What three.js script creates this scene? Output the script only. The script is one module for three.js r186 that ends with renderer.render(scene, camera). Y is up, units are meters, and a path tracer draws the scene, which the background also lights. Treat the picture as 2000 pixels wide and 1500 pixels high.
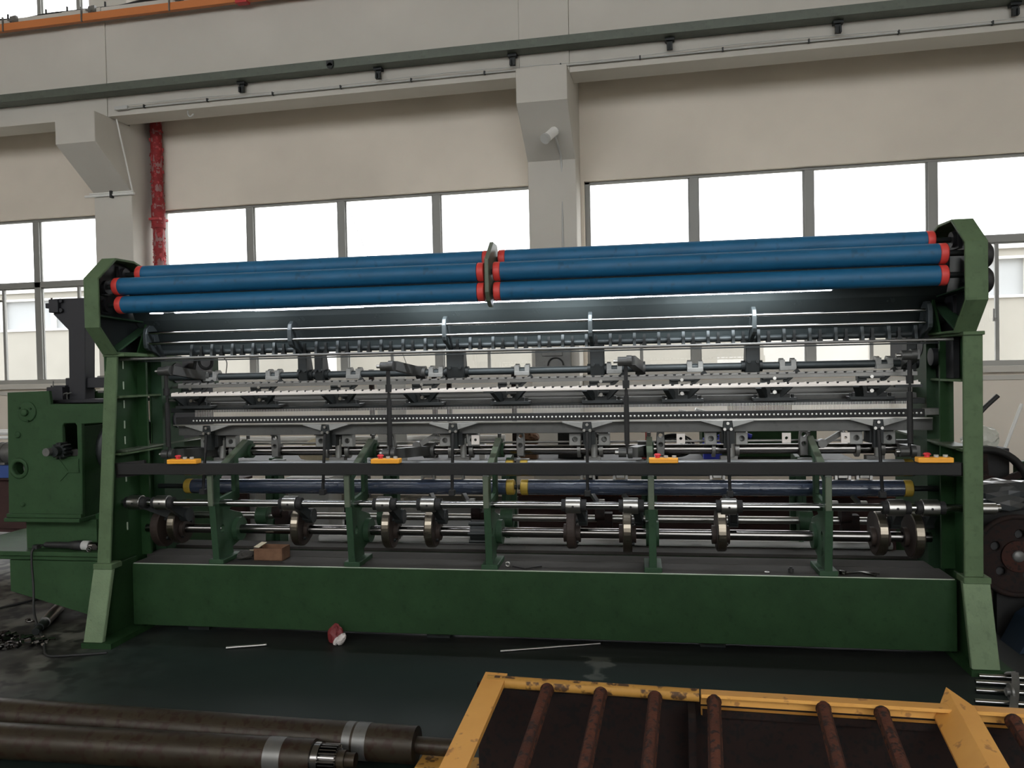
import * as THREE from 'three';
import { RoundedBoxGeometry } from 'three/addons/geometries/RoundedBoxGeometry.js';
import { mergeGeometries } from 'three/addons/utils/BufferGeometryUtils.js';
import { RectAreaLightUniformsLib } from 'three/addons/lights/RectAreaLightUniformsLib.js';

// ---------------------------------------------------------------- camera, sky, exposure
const scene = new THREE.Scene();
const camera = new THREE.PerspectiveCamera(51.93, 4 / 3, 0.05, 300);
camera.rotation.order = 'YXZ';
camera.position.set(0, 1.6, 0);
camera.rotation.set(THREE.MathUtils.degToRad(-1.1), THREE.MathUtils.degToRad(11.6), -0.0205);
scene.add(camera);
scene.background = new THREE.Color().setRGB(0.98, 1.0, 1.02);   // even overcast sky
const renderer = new THREE.WebGLRenderer({ antialias: true });
renderer.toneMapping = THREE.LinearToneMapping;
renderer.toneMappingExposure = 5.5;
renderer.shadowMap.enabled = true;
RectAreaLightUniformsLib.init();

// ---------------------------------------------------------------- helpers
const TH = THREE.MathUtils.degToRad(2.6);           // the machine stands 2.6 degrees off the wall
const UPV = new THREE.Vector3(0, 1, 0);
const m2w = (p) => new THREE.Vector3(...p).applyAxisAngle(UPV, TH);
let seed = 7;
const rnd = () => { seed = (seed * 1664525 + 1013904223) % 4294967296; return seed / 4294967296; };
const rr = (a, b) => a + (b - a) * rnd();
const used = {};
function numbered(n) { const k = used[n] = (used[n] ?? -1) + 1; return k ? n + '_' + String(k).padStart(3, '0') : n; }

function clean(g) {
  if (g.index) g = g.toNonIndexed();
  for (const k of Object.keys(g.attributes)) if (!['position', 'normal', 'uv'].includes(k)) g.deleteAttribute(k);
  if (!g.attributes.uv) g.setAttribute('uv', new THREE.BufferAttribute(new Float32Array(g.attributes.position.count * 2), 2));
  g.morphAttributes = {}; g.clearGroups();
  return g;
}
function boxUV(g) {                                  // uv in metres, by the main direction of each face
  const p = g.attributes.position, n = g.attributes.normal, u = g.attributes.uv;
  for (let i = 0; i < p.count; i++) {
    const ax = Math.abs(n.getX(i)), ay = Math.abs(n.getY(i)), az = Math.abs(n.getZ(i));
    if (ax >= ay && ax >= az) u.setXY(i, p.getZ(i), p.getY(i));
    else if (ay >= az) u.setXY(i, p.getX(i), p.getZ(i));
    else u.setXY(i, p.getX(i), p.getY(i));
  }
  return g;
}
function join(geos) {
  const list = (Array.isArray(geos) ? geos.flat(3) : [geos]).map(clean);
  return list.length > 1 ? mergeGeometries(list) : list[0];
}
function mesh(name, geos, mat, o = [0, 0, 0]) {
  const g = join(geos);
  g.translate(-o[0], -o[1], -o[2]);
  boxUV(g);
  const m = new THREE.Mesh(g, mat);
  m.name = name; m.castShadow = m.receiveShadow = true;
  return m;
}
function tag(o, label, category, group) {
  if (label) o.userData.label = label;
  if (category) o.userData.category = category;
  if (group) o.userData.group = group;
  return o;
}
// a thing: Group at its base; inMachine things use the machine's own axes
function thing(name, label, category, origin, { room = false, group, kind } = {}) {
  const g = new THREE.Group();
  g.name = numbered(name);
  origins.set(g, origin);
  if (room) g.position.set(...origin); else { g.position.copy(m2w(origin)); g.rotation.y = TH; }
  tag(g, label, category, group);
  if (kind) g.userData.kind = kind;
  scene.add(g);
  return g;
}
const origins = new Map();
const parts = (owner, name, geos, mat, opt) => geos.map((g) => part(owner, name, [g], mat, opt));
function part(owner, name, geos, mat, { under, label, kind } = {}) {
  const m = mesh(name, geos, mat, origins.get(owner));
  (under ?? owner).add(m);
  if (label) m.userData.label = label;
  if (kind) m.userData.kind = kind;
  return m;
}
function solo(name, label, category, geos, mat, origin, opt = {}) {
  const m = mesh(numbered(name), geos, mat, origin);
  if (opt.room) m.position.set(...origin); else { m.position.copy(m2w(origin)); m.rotation.y = TH; }
  tag(m, label, category, opt.group);
  if (opt.kind) m.userData.kind = opt.kind;
  scene.add(m);
  return m;
}
const struct = (name, geos, mat) => { const m = mesh(name, geos, mat); m.userData.kind = 'structure'; scene.add(m); return m; };

// geometry
const bx = (x0, x1, y0, y1, z0, z1) => new THREE.BoxGeometry(Math.abs(x1 - x0), Math.abs(y1 - y0), Math.abs(z1 - z0)).translate((x0 + x1) / 2, (y0 + y1) / 2, (z0 + z1) / 2);
const rb = (x0, x1, y0, y1, z0, z1, r = 0.004) => new RoundedBoxGeometry(Math.abs(x1 - x0), Math.abs(y1 - y0), Math.abs(z1 - z0), 1, r).translate((x0 + x1) / 2, (y0 + y1) / 2, (z0 + z1) / 2);
const cylX = (r, x0, x1, y, z, s = 20, r2 = r) => new THREE.CylinderGeometry(r2, r, x1 - x0, s).rotateZ(-Math.PI / 2).translate((x0 + x1) / 2, y, z);
const cylY = (r, x, y0, y1, z, s = 16, r2 = r) => new THREE.CylinderGeometry(r2, r, y1 - y0, s).translate(x, (y0 + y1) / 2, z);
const cylZ = (r, x, y, z0, z1, s = 20, r2 = r) => new THREE.CylinderGeometry(r2, r, z1 - z0, s).rotateX(Math.PI / 2).translate(x, y, (z0 + z1) / 2);
function cyl(a, b, r, s = 12, r2 = r) {
  const A = new THREE.Vector3(...a), B = new THREE.Vector3(...b), d = B.clone().sub(A);
  const g = new THREE.CylinderGeometry(r2, r, d.length(), s);
  g.applyQuaternion(new THREE.Quaternion().setFromUnitVectors(UPV, d.clone().normalize()));
  return g.translate((A.x + B.x) / 2, (A.y + B.y) / 2, (A.z + B.z) / 2);
}
function bar(a, b, w, h, up = [0, 1, 0]) {            // square bar between two points
  const A = new THREE.Vector3(...a), B = new THREE.Vector3(...b), d = B.clone().sub(A), L = d.length();
  const g = new THREE.BoxGeometry(w, h, L), z = d.normalize(), x = new THREE.Vector3(...up).cross(z).normalize(), y = z.clone().cross(x);
  g.applyMatrix4(new THREE.Matrix4().makeBasis(x, y, z));
  return g.translate((A.x + B.x) / 2, (A.y + B.y) / 2, (A.z + B.z) / 2);
}
const shapeOf = (pts, holes = []) => {
  const s = new THREE.Shape(pts.map((p) => new THREE.Vector2(...p)));
  for (const h of holes) { const q = new THREE.Path(); if (h.length === 3 && !Array.isArray(h[0])) q.absarc(h[0], h[1], h[2], 0, Math.PI * 2, true); else q.setFromPoints(h.map((p) => new THREE.Vector2(...p))); s.holes.push(q); }
  return s;
};
const ext = (s, d, bev, cs = 10) => new THREE.ExtrudeGeometry(s, { depth: d - 2 * bev, bevelEnabled: bev > 0, bevelSize: bev, bevelThickness: bev, bevelOffset: -bev, bevelSegments: 1, curveSegments: cs }).translate(0, 0, bev);
// profile given as [z, y] points, extruded along x
const profX = (pts, x0, x1, bev = 0.002, holes = []) => ext(shapeOf(pts.map(([z, y]) => [-z, y]), holes.map((h) => (h.length === 3 && !Array.isArray(h[0]) ? [-h[0], h[1], h[2]] : h.map(([z, y]) => [-z, y])))), x1 - x0, bev).rotateY(Math.PI / 2).translate(x0, 0, 0);
// profile given as [x, y] points, extruded along z
const profZ = (pts, z0, z1, bev = 0.002, holes = []) => ext(shapeOf(pts, holes), z1 - z0, bev).translate(0, 0, z0);
const latheX = (prof, x, y, z, s = 28) => new THREE.LatheGeometry(prof.map(([r, h]) => new THREE.Vector2(r, h)), s).rotateZ(-Math.PI / 2).translate(x, y, z);
const tube = (pts, r, n = 40, s = 8) => new THREE.TubeGeometry(new THREE.CatmullRomCurve3(pts.map((p) => new THREE.Vector3(...p))), n, r, s);
const arcPts = (cx, cy, r, a0, a1, n) => Array.from({ length: n + 1 }, (_, i) => { const a = a0 + (a1 - a0) * i / n; return [cx + r * Math.cos(a), cy + r * Math.sin(a)]; });

// ---------------------------------------------------------------- textures
function hash(x, y, s) { let h = (x * 374761393 + y * 668265263 + s * 1442695041) | 0; h = Math.imul(h ^ (h >>> 13), 1274126177); return ((h ^ (h >>> 16)) >>> 0) / 4294967296; }
function vn(x, y, per, s) {
  const xi = Math.floor(x), yi = Math.floor(y), fx = x - xi, fy = y - yi, u = fx * fx * (3 - 2 * fx), v = fy * fy * (3 - 2 * fy);
  const w = (a) => ((a % per) + per) % per;
  const a = hash(w(xi), w(yi), s), b = hash(w(xi + 1), w(yi), s), c = hash(w(xi), w(yi + 1), s), d = hash(w(xi + 1), w(yi + 1), s);
  return a + (b - a) * u + (c - a) * v + (a - b - c + d) * u * v;
}
function fbm(x, y, per, s, oct = 5) { let t = 0, a = 0.5, n = 0; for (let o = 0; o < oct; o++) { t += a * vn(x * 2 ** o, y * 2 ** o, per * 2 ** o, s + o); n += a; a *= 0.55; } return t / n; }
function tex(n, f, { srgb = true, rep = 1, repY = rep } = {}) {
  const d = new Uint8Array(n * n * 4);
  for (let j = 0; j < n; j++) for (let i = 0; i < n; i++) {
    const c = f(i / n, j / n), k = (j * n + i) * 4;
    for (let q = 0; q < 3; q++) d[k + q] = Math.max(0, Math.min(255, Math.round((Array.isArray(c) ? c[q] : c) * 255)));
    d[k + 3] = 255;
  }
  const t = new THREE.DataTexture(d, n, n);
  t.wrapS = t.wrapT = THREE.RepeatWrapping; t.magFilter = THREE.LinearFilter; t.minFilter = THREE.LinearMipmapLinearFilter; t.generateMipmaps = true;
  if (srgb) t.colorSpace = THREE.SRGBColorSpace;
  t.repeat.set(rep, repY); t.needsUpdate = true;
  return t;
}
const lerp3 = (a, b, t) => a.map((v, i) => v + (b[i] - v) * t);
const sm = (a, b, x) => { const t = Math.max(0, Math.min(1, (x - a) / (b - a))); return t * t * (3 - 2 * t); };
const tPlaster = tex(256, (x, y) => { const n = fbm(x * 4, y * 4, 4, 3); const w = 0.86 + 0.1 * n; return [w, w * 0.985, w * 0.955]; }, { rep: 0.25 });
const tGrime = tex(256, (x, y) => { const n = fbm(x * 6, y * 6, 6, 11), m = fbm(x * 24, y * 24, 24, 31, 3); return 0.82 + 0.16 * n - 0.05 * sm(0.62, 0.8, m); }, { rep: 1.6 });
const tRough = tex(256, (x, y) => 0.62 + 0.38 * fbm(x * 8, y * 8, 8, 5), { srgb: false, rep: 2 });
const tOrange = tex(128, (x, y) => fbm(x * 32, y * 32, 32, 9, 2), { srgb: false, rep: 5 });     // orange-peel of sprayed paint
const tRust = tex(256, (x, y) => { const n = fbm(x * 6, y * 6, 6, 21), m = fbm(x * 28, y * 28, 28, 41, 3); return lerp3(lerp3([0.33, 0.17, 0.11], [0.5, 0.26, 0.15], n), [0.2, 0.12, 0.1], sm(0.52, 0.75, m)); }, { rep: 2.2 });
const tOldSteel = tex(256, (x, y) => { const n = fbm(x * 5, y * 5, 5, 61), m = fbm(x * 20, y * 20, 20, 71, 3); return lerp3(lerp3([0.30, 0.26, 0.21], [0.42, 0.37, 0.28], n), [0.30, 0.19, 0.13], sm(0.5, 0.8, m)); }, { rep: 2 });
const tYellow = tex(256, (x, y) => { const n = fbm(x * 5, y * 5, 5, 81), m = fbm(x * 18, y * 18, 18, 91, 4); return lerp3(lerp3([0.84, 0.6, 0.28], [0.9, 0.67, 0.34], n), [0.55, 0.37, 0.2], 0.6 * sm(0.66, 0.8, m)); }, { rep: 1.8 });
const tYellowOld = tex(256, (x, y) => { const n = fbm(x * 5, y * 5, 5, 82), m = fbm(x * 14, y * 14, 14, 92, 4); return lerp3(lerp3([0.72, 0.52, 0.22], [0.8, 0.6, 0.28], n), [0.25, 0.16, 0.09], 0.85 * sm(0.52, 0.7, m)); }, { rep: 2.4 });
const tPeel = tex(512, (x, y) => { const m = fbm(x * 26, y * 18, 1024, 51, 4), q = fbm(x * 40, y * 40, 1024, 57, 3); return lerp3(lerp3([0.62, 0.15, 0.16], [0.46, 0.1, 0.11], q), [0.58, 0.47, 0.46], 0.85 * sm(0.55, 0.61, m)); }, { rep: 1 });
const tWrap = tex(256, (x, y) => fbm(x * 6 + 2 * fbm(x * 12, y * 12, 12, 4, 2), y * 14, 6, 13, 4), { srgb: false, rep: 3 });
const tBlue = tex(256, (x, y) => { const n = fbm(x * 4, y * 12, 4, 15), m = fbm(x * 20, y * 20, 20, 16, 3); const k = 0.8 + 0.25 * n - 0.12 * sm(0.68, 0.85, m); return [0.085 * k, 0.395 * k, 0.565 * k]; }, { rep: 1.3 });
const tBrush = tex(128, (x, y) => 0.75 + 0.25 * fbm(x * 3, y * 48, 48, 19, 3), { srgb: false, rep: 4 });
const tCard = tex(128, (x, y) => { const n = fbm(x * 5, y * 5, 5, 26); return lerp3([0.66, 0.5, 0.38], [0.52, 0.37, 0.27], n); }, { rep: 6 });
// floor: dark green paint worn through to dirty concrete round the left end; one sheet of 15 x 15 m
const FX = -10, FZ = -11, FS = 16;
const tFloor = tex(1024, (u, v) => {
  const x = FX + u * FS, z = FZ + v * FS;
  const n = fbm(x * 0.9 + 40, z * 0.9 + 40, 4096, 101, 6), m = fbm(x * 4 + 40, z * 4 + 40, 4096, 111, 4), q = fbm(x * 14 + 40, z * 14 + 40, 4096, 131, 3);
  const green = lerp3([0.10, 0.21, 0.185], [0.13, 0.24, 0.205], n);
  const conc = lerp3(lerp3([0.34, 0.33, 0.305], [0.74, 0.73, 0.68], sm(0.3, 0.7, m)), [0.16, 0.15, 0.14], sm(0.5, 0.7, q) * 0.85);
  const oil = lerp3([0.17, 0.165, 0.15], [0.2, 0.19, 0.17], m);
  // worn left of a slanting edge, oily under and just before the machine, bare patch in front of the bed
  let wear = sm(-2.55, -3.35, x + 0.35 * (n - 0.5) * 3 + 0.25 * (m - 0.5) * 2 + Math.max(0, (z + 3.4)) * 0.35);
  wear = Math.max(wear, z < -5.2 ? 0.35 : 0, sm(1.75, 2.1, x + (m - 0.5) * 0.6) * (z < -4 ? 1 : 0));
  let c = lerp3(green, conc, wear);
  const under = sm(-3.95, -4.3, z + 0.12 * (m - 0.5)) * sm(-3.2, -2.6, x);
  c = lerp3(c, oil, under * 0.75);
  const px = (x + 0.425) / (0.035 + 0.05 * sm(-4.1, -4.28, z) + 0.02 * Math.sin(z * 40)), patch = z > -4.33 && z < -4.0 && Math.abs(px) < 1 + (q - 0.5) * 1.6 ? sm(0.35, 0.55, q + 0.1) : 0;
  return lerp3(c, [0.62, 0.62, 0.58], patch * 0.75);
});
tFloor.wrapS = tFloor.wrapT = THREE.ClampToEdgeWrapping;

// ---------------------------------------------------------------- materials
const std = (color, roughness = 0.6, metalness = 0, extra = {}) => { const m = new THREE.MeshStandardMaterial({ roughness, metalness, ...extra }); m.color.setRGB(...color); return m; };
const phy = (color, roughness, metalness, extra) => { const m = new THREE.MeshPhysicalMaterial({ roughness, metalness, ...extra }); m.color.setRGB(...color); return m; };
const M = {
  plaster: std([0.93, 0.87, 0.80], 0.9, 0, { map: tPlaster }),
  plasterGrey: std([0.71, 0.70, 0.675], 0.9, 0, { map: tPlaster }),
  alu: std([0.27, 0.27, 0.255], 0.55, 0.2),
  pane: phy([1, 1, 1], 0, 0, { transmission: 1, thickness: 0, ior: 1.45 }),
  floor: std([0.30, 0.30, 0.30], 0.78, 0, { map: tFloor, roughnessMap: tRough }),
  facade: std([0.33, 0.33, 0.315], 0.9, 0, { map: tPlaster }),
  facadeWhite: std([0.62, 0.62, 0.60], 0.8),
  facadeGlass: std([0.30, 0.315, 0.325], 0.6),
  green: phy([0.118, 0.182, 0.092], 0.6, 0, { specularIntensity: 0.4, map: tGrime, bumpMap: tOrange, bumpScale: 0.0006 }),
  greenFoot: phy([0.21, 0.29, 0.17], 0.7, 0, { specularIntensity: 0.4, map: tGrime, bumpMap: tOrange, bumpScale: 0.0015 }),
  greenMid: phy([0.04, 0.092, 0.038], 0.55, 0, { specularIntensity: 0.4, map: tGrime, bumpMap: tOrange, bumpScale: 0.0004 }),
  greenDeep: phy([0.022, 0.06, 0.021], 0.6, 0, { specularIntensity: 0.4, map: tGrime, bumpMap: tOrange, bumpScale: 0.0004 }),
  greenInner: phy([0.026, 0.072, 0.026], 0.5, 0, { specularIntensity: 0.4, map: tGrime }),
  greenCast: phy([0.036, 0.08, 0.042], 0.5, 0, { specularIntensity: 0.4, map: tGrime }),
  greenWorn: std([0.13, 0.165, 0.11], 0.5, 0.1, { map: tGrime }),
  weld: std([0.5, 0.58, 0.46], 0.4, 0.3),
  crank: std([0.1, 0.1, 0.095], 0.45, 0.5, { map: tGrime }),
  dark: std([0.02, 0.024, 0.024], 0.5, 0.2, { map: tGrime }),
  blackBox: std([0.022, 0.022, 0.026], 0.6, 0.1),
  hood: std([0.045, 0.055, 0.055], 0.3, 0.25, { roughnessMap: tRough }),
  slate: std([0.06, 0.072, 0.074], 0.45, 0.3, { map: tGrime }),
  chrome: std([0.4, 0.4, 0.385], 0.15, 1),
  steel: std([0.42, 0.41, 0.385], 0.36, 1, { roughnessMap: tBrush }),
  steelDull: std([0.27, 0.265, 0.25], 0.45, 0.75, { map: tGrime }),
  wingSteel: std([0.36, 0.36, 0.34], 0.5, 0.4, { map: tGrime }),
  castIron: std([0.2, 0.2, 0.19], 0.5, 0.6, { map: tGrime }),
  shaftDark: std([0.2, 0.19, 0.18], 0.2, 1),
  camRim: std([0.24, 0.21, 0.165], 0.34, 1, { roughnessMap: tBrush }),
  camSide: std([0.045, 0.03, 0.023], 0.65, 0.3, { map: tGrime }),
  rust: std([0.6, 0.6, 0.6], 0.85, 0.1, { map: tRust, bumpMap: tOrange, bumpScale: 0.002 }),
  rustDark: std([0.075, 0.066, 0.055], 0.85, 0.1, { map: tRust }),
  redDark: std([0.16, 0.018, 0.02], 0.5),
  rustHub: std([0.22, 0.17, 0.14], 0.85, 0.1, { map: tRust }),
  primer: std([0.05, 0.018, 0.015], 0.75, 0, { map: tGrime }),
  oldSteel: std([0.36, 0.35, 0.335], 0.55, 0.35, { map: tOldSteel, roughnessMap: tRough }),
  yellow: std([1, 1, 1], 0.6, 0, { map: tYellow }),
  yellowOld: std([0.9, 0.9, 0.9], 0.65, 0, { map: tYellowOld }),
  blueTube: std([0.9, 0.9, 0.9], 0.55, 0, { map: tBlue }),
  redCap: std([0.66, 0.055, 0.045], 0.5),
  wrap: phy([0.035, 0.05, 0.085], 0.3, 0, { clearcoat: 1, clearcoatRoughness: 0.12, bumpMap: tWrap, bumpScale: 0.006 }),
  wrapPale: phy([0.5, 0.52, 0.54], 0.4, 0, { clearcoat: 1, clearcoatRoughness: 0.15, bumpMap: tWrap, bumpScale: 0.008 }),
  yellowCap: std([0.55, 0.37, 0.05], 0.5, 0, { map: tGrime }),
  boxOrange: std([0.95, 0.42, 0.03], 0.45),
  buttonRed: std([0.65, 0.04, 0.05], 0.35),
  buttonGrey: std([0.45, 0.45, 0.42], 0.4),
  rail: std([0.012, 0.0115, 0.011], 0.7, 0, { map: tGrime }),
  pinkRail: std([0.8, 0.74, 0.68], 0.5, 0.1),
  greyRail: std([0.3, 0.295, 0.28], 0.5, 0.3),
  needle: std([0.75, 0.74, 0.70], 0.35, 0.6),
  greyBeam: std([0.13, 0.13, 0.124], 0.5, 0.35, { map: tGrime }),
  led: std([0.9, 0.9, 1], 0.5, 0, { emissive: new THREE.Color(0.86, 0.88, 1), emissiveIntensity: 2.2 }),
  redPipe: std([1, 1, 1], 0.7, 0, { map: tPeel, bumpMap: tPeel, bumpScale: 0.004 }),
  redFlake: std([0.42, 0.05, 0.055], 0.7),
  orangeRail: std([0.62, 0.20, 0.055], 0.5),
  galv: std([0.145, 0.165, 0.135], 0.5, 0.35, { map: tGrime }),
  white: std([0.78, 0.77, 0.74], 0.5),
  lightGrey: std([0.5, 0.5, 0.48], 0.6),
  rubber: std([0.018, 0.018, 0.018], 0.6),
  card: std([0.5, 0.5, 0.5], 0.9, 0, { map: tCard }),
  wood: std([0.45, 0.36, 0.22], 0.8, 0, { map: tGrime }),
  cream: std([0.62, 0.55, 0.40], 0.9),
  blueThing: std([0.03, 0.07, 0.25], 0.5),
  redThing: std([0.55, 0.04, 0.04], 0.5),
  plastic: phy([0.72, 0.73, 0.66], 0.35, 0, { transmission: 0.3, thickness: 0 }),
  dust: std([0.05, 0.046, 0.04], 0.95, 0, { map: tGrime }),
  bag: std([0.6, 0.55, 0.52], 0.5),
};

// ---------------------------------------------------------------- the room
{
  const g = new THREE.PlaneGeometry(25, 18.65).rotateX(-Math.PI / 2).translate(-2.5, 0, -0.325);
  const slab = new THREE.BoxGeometry(25, 0.2, 18.65).translate(-2.5, -0.101, -0.325);
  const m = mesh('floor', [g, slab], M.floor);
  const p = m.geometry.attributes.position, u = m.geometry.attributes.uv;
  for (let i = 0; i < p.count; i++) u.setXY(i, (p.getX(i) - FX) / FS, (p.getZ(i) - FZ) / FS);
  m.userData.kind = 'structure'; scene.add(m);
  const gr = struct('ground_outside', bx(-80, 80, -0.3, -0.22, -60, 60), M.facade);
}
const ZW = -9.65, XL = -15, XR = 10, ZF = 9, HC = 9;
const colX = [-13.07, -7.217, -1.361, 4.495];           // column centres
const bays = [[-12.75, -7.4], [-6.89, -1.55], [-1.035, 4.2]];
{
  const w = [bx(XL, XR, 0, 1.52, ZW, ZW - 0.25), bx(XL, XR, 3.87, 6.6, ZW, ZW - 0.25), bx(XL, XR, 8.3, HC, ZW, ZW - 0.25)];
  let x = XL;
  for (const [a, b] of bays) { w.push(bx(x, a, 1.52, 3.87, ZW, ZW - 0.25)); x = b; }
  w.push(bx(x, XR, 1.52, 3.87, ZW, ZW - 0.25));
  x = XL;
  for (const [a, b] of bays) { w.push(bx(x, a, 6.6, 8.3, ZW, ZW - 0.25)); x = b; }
  w.push(bx(x, XR, 6.6, 8.3, ZW, ZW - 0.25));
  struct('wall_back', w, M.plaster);
  struct('wall_left', bx(XL - 0.25, XL, 0, HC, ZW - 0.25, ZF + 0.25), M.plaster);
  struct('wall_right', bx(XR, XR + 0.25, 0, HC, ZW - 0.25, ZF + 0.25), M.plaster);
  struct('ceiling', bx(XL - 0.25, XR + 0.25, HC, HC + 0.25, ZW - 0.25, ZF + 0.25), M.plasterGrey);
  // the far side of the hall, behind the camera: a doorway and high rows of windows
struct('wall_front', [bx(XL, XR, 3.6, 5.0, ZF, ZF + 0.25), bx(XL, XR, 8.6, HC, ZF, ZF + 0.25), bx(XL, 1.5, 0, 3.6, ZF, ZF + 0.25), bx(6.5, XR, 0, 3.6, ZF, ZF + 0.25),
    bx(XL, -13.5, 5.0, 8.6, ZF, ZF + 0.25), bx(8.5, XR, 5.0, 8.6, ZF, ZF + 0.25), bx(-2.5, -1.9, 5.0, 8.6, ZF, ZF + 0.25)], M.plaster);
  struct('trim_1', [bx(XL, XR, 1.455, 1.525, ZW, ZW + 0.09), bx(XL, XR, 1.37, 1.42, ZW, ZW + 0.025)], M.plasterGrey);
}
// columns with sloping corbels
colX.forEach((cx, i) => {
  const a = cx - 0.283, b = cx + 0.283;
  const g = [profX([[ZW, 0], [-9.2, 0], [-9.2, 4.03], [-8.55, 4.51], [-8.55, 4.885], [-9.2, 4.885], [-9.2, HC], [ZW, HC]], a, b, 0.006)];
  struct('column_' + (i + 1), g, M.plasterGrey);
});
// the crane girder resting on the corbels: one beam per bay and a thicker block over each column
{
  const prof = (dz) => [[-9.15, 4.885], [-8.8 + dz, 4.885], [-8.8 + dz, 6.06], [-8.73 + dz, 6.12], [-8.73 + dz, 6.22], [-9.2, 6.22]];
  const ends = [XL, -13.35, -12.79, -7.5, -6.94, -1.645, -1.08, 4.21, 4.78, XR];
  for (let i = 0; i < 9; i++) struct('beam_' + (i + 1), profX(prof(i % 2 ? 0.010 : 0), ends[i] + 0.0015, ends[i + 1] - 0.0015, 0.002), M.plasterGrey);
}
// windows
let wn = 0;
function windowBay(x0, x1, y0, y1, mull, transoms, thin, mw = 0.1) {
  const g = new THREE.Group(); g.name = 'window_' + (++wn); g.userData.kind = 'structure'; g.position.set((x0 + x1) / 2, y0, -9.75); origins.set(g, [(x0 + x1) / 2, y0, -9.75]); scene.add(g);
  const z0 = -9.79, z1 = -9.72, f = 0.065;
  part(g, 'window_frame', [rb(x0, x1, y0, y0 + f, z0, z1), rb(x0, x1, y1 - 0.03, y1, z0, z1), rb(x0, x0 + f, y0, y1, z0, z1), rb(x1 - f, x1, y0, y1, z0, z1)], M.alu);
  for (const m of mull) part(g, 'mullion', [rb(m - mw / 2, m + mw / 2, y0 + f, y1 - 0.03, z0, z1), bx(m - mw / 2 - 0.02, m + mw / 2 + 0.012, y0 + f, y1 - 0.03, z0 + 0.015, z1 - 0.03)], M.alu);
  for (const t of transoms) part(g, 'transom', [rb(x0 + f, x1 - f, t - 0.04, t + 0.04, z0, z1), bx(x0 + f, x1 - f, t - 0.055, t + 0.05, z0 + 0.015, z1 - 0.03)], M.alu);
  for (const t of thin) part(g, 'sash_frame', rb(t - 0.02, t + 0.02, y0 + f, transoms[0] - 0.04, z0 + 0.01, z1 - 0.02), M.alu);
  const xs = [x0 + f, ...mull, x1 - f], ys = [y0 + f, ...transoms, y1 - 0.03];
  for (let i = 0; i + 1 < xs.length; i++) for (let j = 0; j + 1 < ys.length; j++) part(g, 'pane', bx(xs[i], xs[i + 1], ys[j], ys[j + 1], -9.757, -9.753), M.pane);
  return g;
}
windowBay(-12.75, -7.4, 1.52, 3.87, [-11.5, -10.2, -8.9], [2.94], [-8.245, -9.5]);
windowBay(-6.89, -1.55, 1.52, 3.87, [-5.55, -4.235, -2.935], [2.94], [-3.585, -2.29]);
const w3 = windowBay(-1.035, 4.2, 1.52, 3.87, [0.272, 1.577, 2.9], [2.94], [-0.38, 2.24, 3.555]);
part(w3, 'window_handle', [bx(3.5, 3.53, 2.02, 2.06, -9.72, -9.68), bx(3.495, 3.51, 2.03, 2.16, -9.7, -9.685)], M.steelDull);
windowBay(-12.75, -7.4, 6.6, 8.3, [-11.4, -10.1, -8.73, -8.09], [], [], 0.06);
windowBay(-6.89, -1.55, 6.6, 8.3, [-5.55, -4.235, -2.935], [], [], 0.06);
windowBay(-1.035, 4.2, 6.6, 8.3, [0.272, 1.577, 2.9], [], [], 0.06);

// ---------------------------------------------------------------- what stands outside the windows
{
  const b = thing('building', 'pale low building with a ribbon of windows standing outside behind the window wall', 'building', [-5, -0.2, -22], { room: true });
  part(b, 'wall', [bx(-32, 24, -0.2, 3.0, -20.3, -20), bx(-32, 24, 3.95, 4.2, -20.3, -20)], M.facade);
  part(b, 'parapet', bx(-32.1, 24.1, 4.12, 4.3, -20.4, -19.92), M.facadeWhite);
  for (let i = 0; i < 14; i++) {
    const x = -31.6 + i * 4;
    const f = part(b, 'window', [bx(x, x + 3.6, 3.0, 3.06, -20.12, -19.95), bx(x, x + 3.6, 3.89, 3.95, -20.12, -19.97), bx(x, x + 0.12, 3.0, 3.95, -20.12, -19.97), bx(x + 3.48, x + 3.6, 3.0, 3.95, -20.12, -19.97), bx(x + 1.75, x + 1.83, 3.0, 3.95, -20.12, -19.97)], M.facadeWhite);
    part(b, 'window_glass', bx(x + 0.1, x + 3.5, 3.04, 3.9, -20.14, -20.1), M.facadeGlass, { under: f });
    part(b, 'pier', bx(x - 0.4, x, 3.0, 3.95, -20.3, -20), M.facade);
  }
  part(b, 'roof', bx(-32, 24, 4.0, 4.15, -34, -20.2), M.facade);
  solo('pole', 'pale square post seen outside through the top panes of the middle window', 'pole', [bx(-9.02, -8.72, -0.22, 8.5, -19.5, -19.2), bx(-9.2, -8.6, -0.22, 0.2, -19.65, -19.05)], M.facadeWhite, [-8.87, -0.2, -19.35], { room: true });
}

solo('overhead_wire', 'thin dark wire slanting outside the middle window', 'wire', [cyl([-6.75, 5.9, -15], [-6.05, 4.0, -15.1], 0.008, 6), cyl([-6.05, 4.0, -15.1], [-4.6, -0.22, -15.2], 0.008, 6)], M.rubber, [-4.6, -0.22, -15.2], { room: true });
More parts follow.
